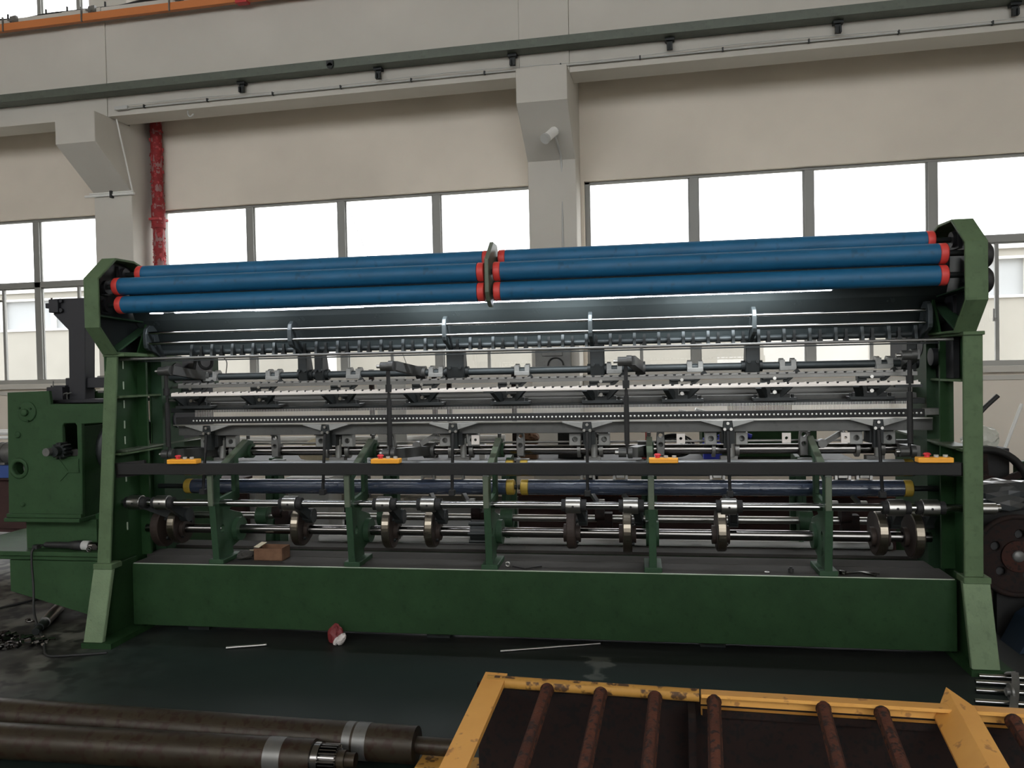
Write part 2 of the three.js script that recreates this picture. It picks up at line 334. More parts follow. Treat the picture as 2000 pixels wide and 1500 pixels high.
// ---------------------------------------------------------------- fittings on the wall and girder
{
  const p = thing('drain_pipe', 'red vertical pipe with flaking paint running down the wall', 'pipe', [-6.8, 0, -9.55], { room: true });
  part(p, 'pipe', [cylY(0.075, -6.8, 0, 8.8, -9.55, 24), cylY(0.09, -6.8, 3.6, 3.9, -9.55, 20)], M.redPipe);
  const fl = [];
  for (let i = 0; i < 420; i++) {
    const a = rr(0, 6.28), y = rr(1.6, 5.2), s = rr(0.012, 0.035);
    fl.push(new THREE.BoxGeometry(s, s * rr(0.6, 1.8), 0.003).rotateX(rr(-0.6, 0.6)).rotateY(a + rr(-0.8, 0.8)).translate(-6.8 + 0.078 * Math.sin(a), y, -9.55 + 0.078 * Math.cos(a)));
  }
  part(p, 'paint_flakes', fl, M.redFlake, { kind: 'stuff' });
  part(p, 'pipe_clamp', [bx(-6.88, -6.72, 3.7, 3.73, -9.648, -9.452)], M.redFlake);

  const ch = thing('steel_channel', 'grey green steel channel fixed along the face of the crane girder', 'channel', [-2, 5.12, -8.7], { room: true });
  part(ch, 'channel', [rb(-14.5, 9.5, 5.12, 5.22, -8.612, -8.60, 0.003), bx(-14.5, 9.5, 5.12, 5.13, -8.78, -8.605), bx(-14.5, 9.5, 5.21, 5.22, -8.78, -8.605)], M.galv);
  for (const x of [-5.04, -3.3, -1.71, 0.015, 1.72, 3.37]) part(ch, 'hook', [bx(x - 0.03, x + 0.03, 4.995, 5.12, -8.75, -8.735), bx(x - 0.05, x + 0.05, 5.09, 5.122, -8.78, -8.70), bx(x - 0.03, x - 0.012, 4.995, 5.06, -8.735, -8.70), bx(x + 0.012, x + 0.03, 4.995, 5.06, -8.735, -8.70)], M.dark);
  part(ch, 'hook', [bx(-3.87, -3.79, 5.14, 5.2, -8.6, -8.57), cylZ(0.035, -3.83, 5.14, -8.6, -8.57, 14)], M.dark);

  const cr = thing('conductor_rail', 'orange crane conductor rail along the top of the girder', 'rail', [-4, 6.03, -8.66], { room: true });
  part(cr, 'rail', rb(-14.5, 9.5, 6.03, 6.125, -8.69, -8.63, 0.006), M.orangeRail);
  for (const x of [-8.23, -7.08, -5.86, -4.7, -3.5]) part(cr, 'hanger', [bx(x - 0.02, x + 0.02, 6.1, 6.24, -8.72, -8.7), bar([x - 0.05, 6.2, -8.71], [x + 0.07, 6.15, -8.66], 0.03, 0.02), bx(x - 0.06, x - 0.045, 6.02, 6.2, -8.635, -8.615), bx(x + 0.03, x + 0.08, 6.13, 6.24, -8.73, -8.69)], M.steelDull);
  part(cr, 'joint_cover', rb(-5.03, -4.88, 6.01, 6.14, -8.7, -8.61), M.redThing, { label: 'red joint cover' });
  const cp = []; for (let i = 0; i <= 60; i++) cp.push([-13 + i * 0.35, 6.235 + 0.012 * Math.sin(i * 1.7) + 0.008 * Math.sin(i * 3.1), -8.76 + 0.01 * Math.cos(i)]);
  const cb = thing('cable', 'black cable lying along the top edge of the girder', 'cable', [-6, 6.22, -8.76], { room: true });
  part(cb, 'cable_run', [tube(cp, 0.014, 300, 6), tube(cp.map(([x, y, z]) => [x, y + 0.004, z - 0.022]), 0.009, 300, 6)], M.rubber);
  for (const x of [-7.76, -7.45, -6.9, -5.9, -8.33, -4.9]) part(cb, 'tie', [cylY(0.012, x, 6.24, 6.3, -8.76, 6)], M.rubber);

  const cd = thing('conduit', 'thin grey conduit pipes clipped along the foot of the girder', 'conduit', [-2, 4.95, -8.75], { room: true });
  const seg = []; for (let i = 0; i <= 40; i++) seg.push([-6.75 + i * 0.3, 5.0 + 0.014 * Math.sin(i * 0.55), -8.75]);
  part(cd, 'pipe', [cylX(0.009, -6.75, 9, 4.955, -8.77, 8), tube(seg.map(([x, y, z]) => [x, y - 0.02, z]), 0.004, 160, 6)], M.lightGrey);
  for (let i = 0; i < 12; i++) part(cd, 'clip', [bx(-6.4 + i * 0.87, -6.385 + i * 0.87, 4.935, 4.975, -8.78, -8.745)], M.dark);
  part(cd, 'junction_block', [bx(-6.8, -6.62, 4.94, 4.98, -8.78, -8.74)], M.lightGrey);
  solo('wire_hook', 'small bent wire hook hanging under the girder near the red pipe', 'hook', tube([[-5.85, 4.89, -8.85], [-5.84, 4.83, -8.84], [-5.8, 4.8, -8.83], [-5.76, 4.83, -8.83]], 0.01, 16, 6), M.lightGrey, [-5.8, 4.89, -8.85], { room: true });

  const cl = thing('column_conduit', 'thin white conduit looped round the left column and up to its corbel', 'conduit', [-7.2, 3.99, -9.18], { room: true });
  part(cl, 'pipe', [cylX(0.017, -7.62, -6.88, 4.0, -9.18, 10), cylX(0.012, -7.55, -6.9, 4.03, -9.185, 8), cyl([-6.9, 4.0, -9.18], [-6.9, 4.9, -8.9], 0.011, 8)], M.white);
  part(cl, 'clip', [bx(-7.23, -7.2, 3.96, 4.05, -9.2, -9.15)], M.dark);

  const lm = thing('column_fixture', 'white cylindrical fixture on the sloping underside of the middle corbel', 'fixture', [-1.3, 4.25, -8.93], { room: true });
  part(lm, 'base', cylZ(0.05, -1.27, 4.27, -8.92, -8.84, 16), M.lightGrey);
  part(lm, 'housing', [cyl([-1.27, 4.27, -8.86], [-1.35, 4.15, -8.72], 0.052, 20)], M.white);
  part(lm, 'front_ring', [cyl([-1.345, 4.16, -8.725], [-1.36, 4.138, -8.70], 0.058, 20)], M.lightGrey);
  part(lm, 'cord', [tube([[-1.27, 4.22, -8.87], [-1.25, 4.1, -9.1], [-1.245, 4.0, -9.19], [-1.245, 3.0, -9.19], [-1.245, 1.8, -9.19]], 0.013, 60, 6)], M.lightGrey);

  const mb = thing('meter_box', 'grey wall box with a curved dark pipe on the middle column behind the machine', 'box', [-1.37, 1.6, -9.12], { room: true });
  part(mb, 'case', [rb(-1.58, -1.17, 1.6, 1.84, -9.198, -9.08), rb(-1.5, -1.26, 1.74, 1.8, -9.08, -9.06)], M.castIron);
  part(mb, 'curved_pipe', [new THREE.TorusGeometry(0.09, 0.008, 8, 24, Math.PI).translate(-1.34, 1.63, -9.06)], M.rubber);
}

// ---------------------------------------------------------------- THE MACHINE
const MO = [-0.76, 0, -4.7];
const mac = thing('knitting_machine', 'long green net knitting machine with six blue rollers along its top', 'machine', MO);
const P = (name, geos, mat, opt) => part(mac, name, geos, mat, opt), PP = (name, geos, mat, opt) => parts(mac, name, geos, mat, opt);
// bed
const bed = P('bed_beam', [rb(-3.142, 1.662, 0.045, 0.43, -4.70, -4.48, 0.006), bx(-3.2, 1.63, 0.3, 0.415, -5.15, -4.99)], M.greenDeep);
P('bed_edge', [bx(-3.13, 1.65, 0.4305, 0.4345, -4.486, -4.479)], M.weld, { under: bed });
P('bed_top', [bx(-3.14, 1.655, 0.4295, 0.4325, -4.72, -4.488)], M.dust, { under: bed });
P('bed_plate', [bx(-3.2, 1.63, 0.30, 0.434, -4.885, -4.72), bx(-3.2, 1.63, 0.40, 0.434, -5.15, -4.99)], M.dust, { under: bed, label: 'dusty grey plates on the bed' });
P('red_beam', [bx(-3.2, 1.63, 0.28, 0.40, -4.99, -4.885)], M.primer, { under: bed });
for (const x of [-2.75, -1.2, 0.4]) P('bed_block', [bx(x - 0.07, x + 0.07, 0, 0.05, -4.68, -4.56)], M.dark, { under: bed });

// end frames
function endFrame(s) {                                  // s = -1 left, +1 right
  const L = s < 0, x0 = L ? -3.25 : 1.662, x1 = L ? -3.166 : 1.755, xo = L ? -3.25 : 1.743, xi = L ? xo + 0.012 : xo + 0.012;
  const zb = L ? -4.18 : -4.265, zt = L ? -4.43 : -4.37;
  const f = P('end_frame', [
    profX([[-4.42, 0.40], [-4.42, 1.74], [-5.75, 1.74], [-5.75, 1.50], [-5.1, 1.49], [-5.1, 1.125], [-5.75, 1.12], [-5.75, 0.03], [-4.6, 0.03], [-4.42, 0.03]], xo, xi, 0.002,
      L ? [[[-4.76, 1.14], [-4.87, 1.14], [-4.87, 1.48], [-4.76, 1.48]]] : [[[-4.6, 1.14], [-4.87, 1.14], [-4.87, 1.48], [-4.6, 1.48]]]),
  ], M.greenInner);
  const A = { under: f };
  P('front_flange', [profX([[zt, 1.735], [zt - 0.02, 1.735], [zb - 0.14, 0.45], [zb - 0.12, 0.45]], x0, x1, 0.004)], M.green, A);
  P('foot', [profX([[zb - 0.11, 0.455], [zb, 0.035], [zb - 0.03, 0.03], [zb - 0.14, 0.45]], x0 - 0.014, x1 + 0.026, 0.004)], M.greenFoot, A);
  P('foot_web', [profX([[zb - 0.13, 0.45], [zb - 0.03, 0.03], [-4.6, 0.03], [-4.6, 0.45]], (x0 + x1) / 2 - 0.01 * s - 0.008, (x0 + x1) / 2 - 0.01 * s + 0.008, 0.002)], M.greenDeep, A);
  P('base_plate', [bx(x0 - 0.02, x1 + 0.09, 0, 0.032, zb - 0.42, zb + 0.01)], M.greenDeep, A);
  P('foot_cap', [rb(x0 - 0.012, x1 + 0.03, 0.44, 0.475, zb - 0.2, zb - 0.1, 0.006)], M.green, A);
  P('rear_flange', [bx(L ? xo : xo - 0.07, L ? xo + 0.075 : xo, 0.43, 1.735, -4.745, -4.725)], M.greenInner, A);
  for (const y of L ? [1.12, 1.475] : [1.125, 1.49]) P('stiffener', [bx(L ? xo + 0.01 : xo - 0.07, L ? xo + 0.085 : xo, y - 0.006, y + 0.006, -5.1, -4.44)], M.green, A);
  P('cap_plate', [rb(x0 - 0.005, x1 + 0.06 * (L ? 1 : 0.1), 1.725, 1.745, -4.95, zt + 0.012)], M.green, A);
  for (const y of [0.62, 0.78, 0.93, 1.17, 1.27, 1.4, 1.52, 1.65]) P('weld_bead', [rb(L ? xo + 0.012 : xo - 0.006, L ? xo + 0.018 : xo, y, y + 0.05, -4.585, -4.575, 0.002)], M.weld, A);
  // rear column and lower slope
  P('rear_column', [bx(L ? xo : xo - 0.09, L ? xo + 0.09 : xo, 0.03, 1.74, -5.12, -4.875)], M.greenCast, A);
  P('slope_plate', [bar([xo - 0.045 * s, 1.135, -4.5], [xo - 0.045 * s, 1.15, -5.75], 0.09, 0.012)], M.greenWorn, A);
}
endFrame(-1); endFrame(1);
P('gear_plate', [bx(-3.235, -3.205, 1.14, 1.72, -5.6, -4.92), ...[[1.62, -5.05, 0.07], [1.45, -5.2, 0.1], [1.3, -5.05, 0.06], [1.64, -5.3, 0.05]].map(([y, z, r]) => cylX(r, -3.205, -3.15, y, z, 18))], M.blackBox);
PP('gear_rod', [[1.52, -5.0], [1.47, -5.05], [1.43, -4.96]].map(([y, z]) => cylX(0.008, -3.2, -2.98, y, z, 8)), M.steelDull);
P('gear_plate', [bx(1.705, 1.735, 1.50, 1.95, -5.7, -4.62), ...[[1.62, -4.8, 0.05], [1.86, -4.75, 0.06], [1.7, -5.0, 0.08]].map(([y, z, r]) => cylX(r, 1.65, 1.705, y, z, 18))], M.blackBox);
// heads carrying the rollers
function head(s) {
  const L = s < 0, x0 = L ? -3.245 : 1.627, x1 = L ? -3.147 : 1.735;
  const out = [[-4.40, 1.74], [-4.25, 1.897], [-4.25, 2.19], [-4.42, 2.33], [-4.60, 2.335], [-4.95, 2.24], [-5.05, 1.95], [-4.93, 1.74]];
  const cx = -4.62, cy = 2.03, inn = out.map(([z, y]) => { const dz = cx - z, dy = cy - y, l = Math.hypot(dz, dy); return [z + dz / l * 0.016, y + dy / l * 0.016]; });
  const h = P('roller_head', [profX(out, x0, x1, 0.003, [inn.slice().reverse()])], M.green);
  P('web_plate', [profX(inn, L ? x0 : x1 - 0.012, L ? x0 + 0.012 : x1, 0)], M.dark, { under: h });
  for (const [z, y] of [[-4.41, 2.153], [-4.41, 2.04], [-4.59, 2.247]]) {
    P('bearing', [cylX(0.042, L ? x0 + 0.012 : x1 - 0.05, L ? x0 + 0.05 : x1 - 0.012, y, z, 20), bx(L ? x0 + 0.012 : x1 - 0.03, L ? x0 + 0.03 : x1 - 0.012, y - 0.05, y + 0.05, z - 0.05, z + 0.05)], M.blackBox, { under: h });
  }
  PP('rib', [bar([(x0 + x1) / 2, 1.76, -4.44], [(x0 + x1) / 2, 1.93, -4.78], 0.07, 0.012), bar([(x0 + x1) / 2, 1.97, -4.27], [(x0 + x1) / 2, 1.95, -4.8], 0.06, 0.008)], M.greenCast, { under: h });
  P('gusset', [profX([[-4.62, 1.745], [-4.86, 1.745], [-4.86, 2.02], [-4.76, 2.02]], L ? x1 - 0.02 : x0 + 0.008, L ? x1 - 0.008 : x0 + 0.02, 0)], M.greenInner, { under: h });
  if (!L) for (const [y, r] of [[2.135, 0.066], [2.005, 0.066]]) P('hand_wheel', [latheX([[0.02, -0.03], [r - 0.012, -0.03], [r, -0.018], [r, 0.018], [r - 0.012, 0.03], [0.02, 0.03]], 1.772, y, -4.4), cylX(0.02, 1.733, 1.81, y, -4.4, 12)], M.rubber, { under: h });
}
head(-1); head(1);
// rollers: three rows, two halves each
function roller(x0, x1, y, z, r, skin, cap, capW, shaftL, shaftR) {
  const t = P('roller', [cylX(r, x0 + capW, x1 - capW, y, z, 36)], skin);
  for (const [a, b] of [[x0, x0 + capW], [x1 - capW, x1]]) P('end_collar', [latheX([[0.012, 0], [r - 0.004, 0], [r + 0.001, 0.006], [r + 0.001, b - a - 0.006], [r - 0.004, b - a], [0.012, b - a]], a, y, z, 36)], cap, { under: t });
  PP('shaft', [cylX(0.016, x0 - shaftL, x0 + 0.01, y, z, 12), cylX(0.016, x1 - 0.01, x1 + shaftR, y, z, 12)], M.dark, { under: t });
  return t;
}
for (const [y, z, xa, xb, xc, xd] of [[2.153, -4.41, -3.148, -0.842, -0.79, 1.598], [2.040, -4.41, -3.13, -0.842, -0.79, 1.598], [2.247, -4.59, -3.112, -0.842, -0.79, 1.598]])
  for (const [a, b, l, r] of [[xa, xb, -3.195 < xa ? xa + 3.197 : 0.05, 0.012], [xc, xd, 0.012, 0.085]]) {
    const t = roller(a, b, y, z, 0.053, M.blueTube, M.redCap, 0.042, l, r);
    t.userData.label = 'blue roller with red end collars';
  }
P('roller_support', [profX([[-4.325, 2.03], [-4.325, 2.215], [-4.5, 2.335], [-4.62, 2.335], [-4.66, 2.29], [-4.66, 2.06], [-4.47, 2.05], [-4.46, 1.955], [-4.42, 1.955], [-4.36, 1.985]], -0.828, -0.804, 0.003)], M.greenWorn);
// hood and led
P('hood', [profX([[-4.64, 2.16], [-4.655, 2.05], [-4.70, 1.96], [-4.78, 1.87], [-4.835, 1.80], [-4.85, 1.735], [-4.858, 1.735], [-4.845, 1.80], [-4.79, 1.88], [-4.71, 1.97], [-4.665, 2.06], [-4.65, 2.16]], -3.22, 1.70, 0)], M.hood);
const tie = P('tie_tube', [cylX(0.019, -3.2, 1.7, 1.752, -4.80, 18)], M.slate);
for (let i = 0; i < 32; i++) {
  const x = -2.86 + i * 0.1425;
  P('rib', [profX([[-4.765, 1.80], [-4.752, 1.80], [-4.735, 1.715], [-4.785, 1.715], [-4.785, 1.75]], x - 0.009, x + 0.009, 0.001)], M.slate, { under: tie });
  P('pin', [bx(x + 0.05, x + 0.066, 1.735, 1.79, -4.775, -4.76), bx(x + 0.045, x + 0.071, 1.712, 1.738, -4.785, -4.755)], M.dark, { under: tie });
}
P('guard_rod', [cylX(0.0085, -3.2, 1.66, 1.709, -4.5, 12)], M.steelDull);
P('guide_angle', [bx(-3.15, 1.64, 1.692, 1.70, -4.66, -4.64)], M.dark);
for (const y of [1.875, 1.810]) P('chrome_bar', [cylX(0.0098, -3.09, 1.565, y, -4.62, 16)], M.chrome);
for (const x of [-3.09, -2.115, -1.135, -0.262, 0.66, 1.585]) P('bar_hook', [profX([[-4.598, 1.80], [-4.596, 1.87], [-4.61, 1.905], [-4.64, 1.925], [-4.68, 1.925], [-4.715, 1.90], [-4.73, 1.86], [-4.76, 1.785], [-4.83, 1.715], [-4.80, 1.70], [-4.70, 1.75], [-4.63, 1.765], [-4.605, 1.78]], x - 0.012, x + 0.012, 0.003, [[[-4.68, 1.86], [-4.655, 1.80], [-4.70, 1.79]]])], M.slate);
// hanging posts and the upper shaft
P('upper_shaft', [cylX(0.022, -3.08, 1.56, 1.588, -4.85, 16)], M.slate);
for (const [x, w] of [[-2.12, 0.06], [-2.01, 0.055], [-1.115, 0.11], [-0.235, 0.085], [0.675, 0.08], [1.55, 0.055]]) P('shaft_hanger', [profX([[-4.86, 1.745], [-4.79, 1.745], [-4.79, 1.62], [-4.80, 1.55], [-4.90, 1.55], [-4.90, 1.62]], x - w / 2, x + w / 2, 0.004), cylX(0.034, x - w / 2 - 0.02, x + w / 2 + 0.02, 1.588, -4.85, 18), ...[-1, 1].map((q) => cylZ(0.011, x + q * w * 0.3, 1.615, -4.79, -4.775, 10))], M.dark);
// nine guide units: clamp on the upper shaft, lever, and foot plate on the dark beam
const clampX = [-2.775, -2.338, -1.79, -1.247, -0.70, -0.134, 0.345, 0.877, 1.41], footX = [-2.86, -2.385, -1.843, -1.31, -0.766, -0.208, 0.266, 0.79, 1.32];
clampX.forEach((x, i) => {
  const u = P('shaft_clamp', [rb(x - 0.047, x + 0.047, 1.558, 1.585, -4.86, -4.81, 0.003), rb(x - 0.047, x - 0.017, 1.583, 1.622, -4.86, -4.815, 0.003), rb(x + 0.017, x + 0.047, 1.583, 1.622, -4.86, -4.815, 0.003), cylX(0.032, x - 0.044, x - 0.02, 1.60, -4.865, 14), cylX(0.032, x + 0.02, x + 0.044, 1.60, -4.865, 14)], M.wingSteel);
  const f = footX[i];
  P('guide_foot', [rb(f - 0.12, f + 0.12, 1.383, 1.402, -4.84, -4.74, 0.002), bx(f - 0.09, f + 0.085, 1.402, 1.425, -4.82, -4.76), ...[-0.11, 0.1].map((q) => cylY(0.009, f + q, 1.40, 1.42, -4.77, 8))], M.dark);
  PP('guide_lever', [bar([f - 0.095, 1.475, -4.70], [f - 0.05, 1.40, -4.78], 0.034, 0.045), bar([f + 0.015, 1.40, -4.78], [f + 0.085, 1.475, -4.74], 0.022, 0.035), bar([f + 0.055, 1.49, -4.76], [f + 0.135, 1.56, -4.77], 0.018, 0.024)], M.dark);
  P('guide_block', [rb(f - 0.07, f + 0.07, 1.505, 1.545, -4.80, -4.74), bx(f - 0.075, f - 0.025, 1.42, 1.545, -4.80, -4.755), bx(f + 0.03, f + 0.07, 1.42, 1.49, -4.8, -4.77), cylX(0.018, f - 0.02, f + 0.06, 1.45, -4.77, 10)], M.dark);
  PP('bolt', [cylZ(0.011, f - 0.005, 1.435, -4.76, -4.73, 8), cylZ(0.01, f - 0.005, 1.515, -4.74, -4.725, 8)], M.steel);
});
// comb rails
function comb(x0, x1, y0, y1, z, pitch, mat, name) {
  const g = [rb(x0, x1, y0, y1 - 0.008, z - 0.02, z, 0.002)];
  for (let x = x0; x < x1 - pitch * 0.5; x += pitch) g.push(profZ([[x, y1 - 0.0085], [x + pitch * 0.76, y1 - 0.0085], [x + pitch * 0.72, y1 + 0.004], [x + pitch * 0.5, y1 + 0.001], [x + pitch * 0.08, y1]], z - 0.018, z - 0.001, 0));
  const c = P(name, g, mat);
  P('notch_strip', [bx(x0, x1, y1 - 0.01, y1 + 0.001, z - 0.026, z - 0.021)], M.rail, { under: c });
  return c;
}
comb(-2.955, 1.56, 1.537, 1.548, -4.735, 0.053, M.greyRail, 'comb_rail');
P('rail_face', [bx(-2.955, 1.56, 1.518, 1.538, -4.752, -4.738)], M.steelDull);
comb(-2.92, 1.53, 1.468, 1.491, -4.60, 0.053, M.pinkRail, 'comb_rail');
PP('rail_clip', [bx(-2.93, -2.80, 1.458, 1.469, -4.62, -4.59), bx(-0.9, -0.84, 1.46, 1.47, -4.62, -4.59), bx(1.4, 1.54, 1.455, 1.47, -4.63, -4.6)], M.dark);
P('profile_beam', [bx(-3.2, 1.65, 1.39, 1.465, -5.14, -5.12), bx(-3.2, 1.65, 1.45, 1.465, -5.12, -5.10), bx(-3.2, 1.65, 1.42, 1.438, -5.12, -5.105), bx(-3.2, 1.65, 1.39, 1.405, -5.12, -5.10)], M.greyRail);
P('guide_beam', [rb(-3.05, 1.62, 1.355, 1.386, -4.93, -4.80, 0.003)], M.dark);
P('guide_beam_edge', [bx(-3.0, 1.6, 1.384, 1.414, -4.93, -4.88)], M.greyBeam);
P('hose_loop', [tube([[-2.95, 1.72, -4.98], [-2.93, 1.66, -4.98], [-2.89, 1.645, -4.98], [-2.855, 1.665, -4.98], [-2.85, 1.72, -4.98]], 0.011, 24, 8), tube([[-2.97, 1.74, -4.99], [-2.985, 1.66, -4.99], [-3.0, 1.58, -4.99]], 0.012, 16, 8)], M.rubber);
P('signal_wire', [tube([[-2.79, 1.73, -5.0], [-2.755, 1.69, -5.0], [-2.76, 1.62, -5.0], [-2.765, 1.58, -5.0]], 0.003, 20, 6)], M.rubber);
// needle bed
const nb = P('needle_bar', [rb(-2.985, 1.60, 1.283, 1.327, -4.79, -4.75, 0.002)], M.rail);
{
  const n = [], d = [];
  for (let x = -2.86; x < 1.59; x += 0.0235) d.push(new THREE.SphereGeometry(0.0062, 8, 6).scale(1, 1, 0.5).translate(x, 1.304, -4.749));
  for (let x = -2.86; x < 1.55; x += 0.0085) n.push(new THREE.BoxGeometry(0.0022, 0.046, 0.0022).translate(x, 1.349, -4.775));
  P('needle', n, M.needle, { under: nb, kind: 'stuff' });
  P('screw_head', d, M.needle, { under: nb, kind: 'stuff' });
}
P('needle_bar_lip', [bx(-3.0, 1.64, 1.272, 1.279, -4.79, -4.742)], M.steel, { under: nb });
P('needle_beam', [rb(-3.0, 1.66, 1.202, 1.268, -4.86, -4.80, 0.003)], M.greyBeam);
P('beam_end', [rb(1.60, 1.70, 1.29, 1.33, -4.80, -4.75)], M.steelDull);
// main rocker shaft, brackets
P('main_shaft', [cylX(0.031, -3.12, 1.60, 1.085, -4.95, 24)], M.shaftDark);
P('thin_rod', [cylX(0.007, -2.75, 1.45, 1.125, -5.04, 10)], M.steel);
const brX = [-2.582, -1.708, -0.87, 0.068, 1.01];
const brProf = [[-4.50, 0.435], [-4.475, 0.62], [-4.462, 0.80], [-4.45, 0.95], [-4.50, 0.99], [-4.90, 1.165], [-4.99, 1.15], [-5.0, 1.06], [-4.94, 1.05], [-4.78, 1.055], [-4.785, 0.80], [-4.70, 0.775], [-4.65, 0.745], [-4.80, 0.70], [-4.87, 0.62], [-4.80, 0.53], [-4.68, 0.50], [-4.70, 0.435]];
for (const x of brX) {
  const b = P('shaft_bracket', [profX(brProf, x - 0.013, x + 0.013, 0.003, [[-4.56, 0.64, 0.03], [[-4.535, 0.83], [-4.535, 0.955], [-4.725, 1.045], [-4.73, 0.85]]])], M.greenCast);
  P('front_rib', [profX([[-4.445, 0.80], [-4.44, 0.985], [-4.46, 0.99], [-4.463, 0.80]], x - 0.017, x + 0.017, 0.003)], M.greenWorn, { under: b });
  P('lower_rib', [profX([[-4.49, 0.45], [-4.456, 0.80], [-4.463, 0.80], [-4.50, 0.45]], x - 0.017, x + 0.025, 0.002)], M.greenCast, { under: b });
  P('arm_rib', [bar([x, 0.985, -4.49], [x, 1.162, -4.9], 0.036, 0.012)], M.greenWorn, { under: b });
  P('bracket_foot', [rb(x - 0.045, x + 0.055, 0.434, 0.464, -4.72, -4.485, 0.005)], M.greenCast, { under: b });
  PP('bearing', [cylX(0.075, x - 0.03, x + 0.045, 0.605, -4.74, 24), cylX(0.048, x - 0.028, x + 0.028, 1.085, -4.95, 20)], M.greenCast, { under: b });
  P('arm_nut', [cylY(0.012, x, 1.165, 1.19, -4.94, 8)], M.castIron, { under: b });
}
// rocker units
for (const x of [-2.765, -1.955, -1.125, -0.30, 0.52, 1.35]) {
  const u = P('rocker_arm', [rb(x - 0.028, x + 0.028, 1.215, 1.268, -4.80, -4.745, 0.004), bx(x - 0.13, x + 0.12, 1.193, 1.213, -4.93, -4.87), bx(x - 0.02, x + 0.02, 1.11, 1.215, -4.80, -4.76), bx(x - 0.03, x + 0.045, 1.13, 1.215, -4.93, -4.8)], M.dark);
  PP('wing', [profZ([[x - 0.15, 1.277], [x - 0.15, 1.268], [x - 0.03, 1.232], [x - 0.025, 1.272]], -4.80, -4.74), profZ([[x + 0.15, 1.277], [x + 0.15, 1.268], [x + 0.03, 1.232], [x + 0.025, 1.272]], -4.80, -4.74)], M.wingSteel, { under: u });
  for (const [a, y] of [[-0.018, 1.222], [0.018, 1.222], [0, 1.256]]) P('bolt', [cylZ(0.009, x + a, y, -4.748, -4.73, 8)], M.steel, { under: u });
  for (const a of [-0.085, 0.095]) P('bearing_block', [profZ([[x + a - 0.035, 1.118], [x + a + 0.035, 1.118], [x + a + 0.035, 1.192], [x + a - 0.035, 1.192]], -4.93, -4.87, 0.002, [[x + a, 1.155, 0.016]]), bx(x + a - 0.02, x + a + 0.02, 1.135, 1.175, -4.94, -4.925)], M.wingSteel, { under: u });
  P('plunger', [cylY(0.02, x + 0.033, 1.045, 1.165, -4.875, 16), cylY(0.014, x + 0.033, 1.165, 1.18, -4.875, 12)], M.wingSteel, { under: u });
  P('shaft_hub', [cylX(0.05, x + 0.06, x + 0.085, 1.085, -4.95, 20), cylX(0.05, x - 0.075, x - 0.055, 1.085, -4.95, 20), bx(x - 0.03, x + 0.07, 1.0, 1.05, -4.93, -4.87)], M.steelDull, { under: u });
  P('push_rod', [cyl([x, 1.21, -4.735], [x, 0.86, -4.68], 0.0095, 10), rb(x - 0.018, x + 0.018, 0.835, 0.87, -4.70, -4.66)], M.rail, { under: u });
}
for (const x of [-2.37, -1.575, -0.73, 0.137, 0.975]) {
  const l = P('lug_lever', [profZ([[x - 0.022, 1.05], [x + 0.022, 1.05], [x + 0.026, 1.14], [x + 0.02, 1.225], [x - 0.02, 1.225], [x - 0.026, 1.14]], -4.93, -4.89, 0.003, [[x, 1.175, 0.013], [x, 1.12, 0.013]])], M.castIron);
  PP('lug', [bx(x - 0.022, x - 0.014, 1.19, 1.242, -4.92, -4.88), bx(x + 0.014, x + 0.022, 1.19, 1.242, -4.92, -4.88), cylX(0.046, x - 0.018, x + 0.018, 1.085, -4.95, 18), bx(x - 0.03, x + 0.05, 1.0, 1.03, -4.95, -4.9)], M.castIron, { under: l });
  P('pin', [cylX(0.007, x - 0.026, x + 0.026, 1.232, -4.90, 8)], M.dark, { under: l });
}
for (const x of [-1.36, 1.1]) P('loose_lever', [bar([x - 0.03, 1.12, -4.86], [x + 0.09, 1.19, -4.88], 0.02, 0.03), cylZ(0.026, x - 0.03, 1.125, -4.89, -4.84, 14), bar([x + 0.09, 1.19, -4.88], [x + 0.12, 1.16, -4.88], 0.03, 0.02)], M.castIron);
for (const x of [-1.03, 0.23, 0.84, 1.17]) P('lug_plate', [profZ([[x, 1.13], [x + 0.05, 1.13], [x + 0.05, 1.19], [x, 1.19]], -4.84, -4.83, 0.001, [[x + 0.025, 1.16, 0.009]])], M.pinkRail);
// upright rods with cranks
for (const [x, s] of [[-2.95, 1], [-1.487, 1], [-0.062, 0.6], [1.475, 0.4]]) {
  const u = P('connecting_rod', [cyl([x, 1.625, -4.6], [x, 1.10, -4.62], 0.009, 12), cylY(0.0155, x, 1.15, 1.43, -4.605, 14), cylY(0.02, x, 1.475, 1.52, -4.602, 8), cylY(0.012, x, 1.52, 1.6, -4.6, 10)], M.rail);
  P('top_crank', [cylX(0.027, x - 0.045, x + 0.005, 1.63, -4.60, 16), cylX(0.032, x + 0.005, x + 0.035, 1.633, -4.605, 18), bar([x + 0.03, 1.635, -4.61], [x + 0.14 * s, 1.59, -4.85], 0.05, 0.055), cylX(0.042, x + 0.14 * s - 0.03, x + 0.14 * s + 0.03, 1.588, -4.85, 18)], M.crank, { under: u });
  P('bottom_crank', [cylX(0.028, x - 0.05, x - 0.005, 1.10, -4.62, 16), cylX(0.034, x + 0.005, x + 0.03, 1.10, -4.62, 18), bar([x + 0.03, 1.10, -4.63], [x + 0.15 * s, 1.085, -4.93], 0.06, 0.06), cylX(0.052, x + 0.15 * s - 0.03, x + 0.15 * s + 0.04, 1.085, -4.95, 20)], M.crank, { under: u });
  PP('nut', [cylX(0.012, x - 0.07, x - 0.045, 1.63, -4.6, 6), cylX(0.013, x - 0.07, x - 0.05, 1.10, -4.62, 6)], M.steel, { under: u });
}
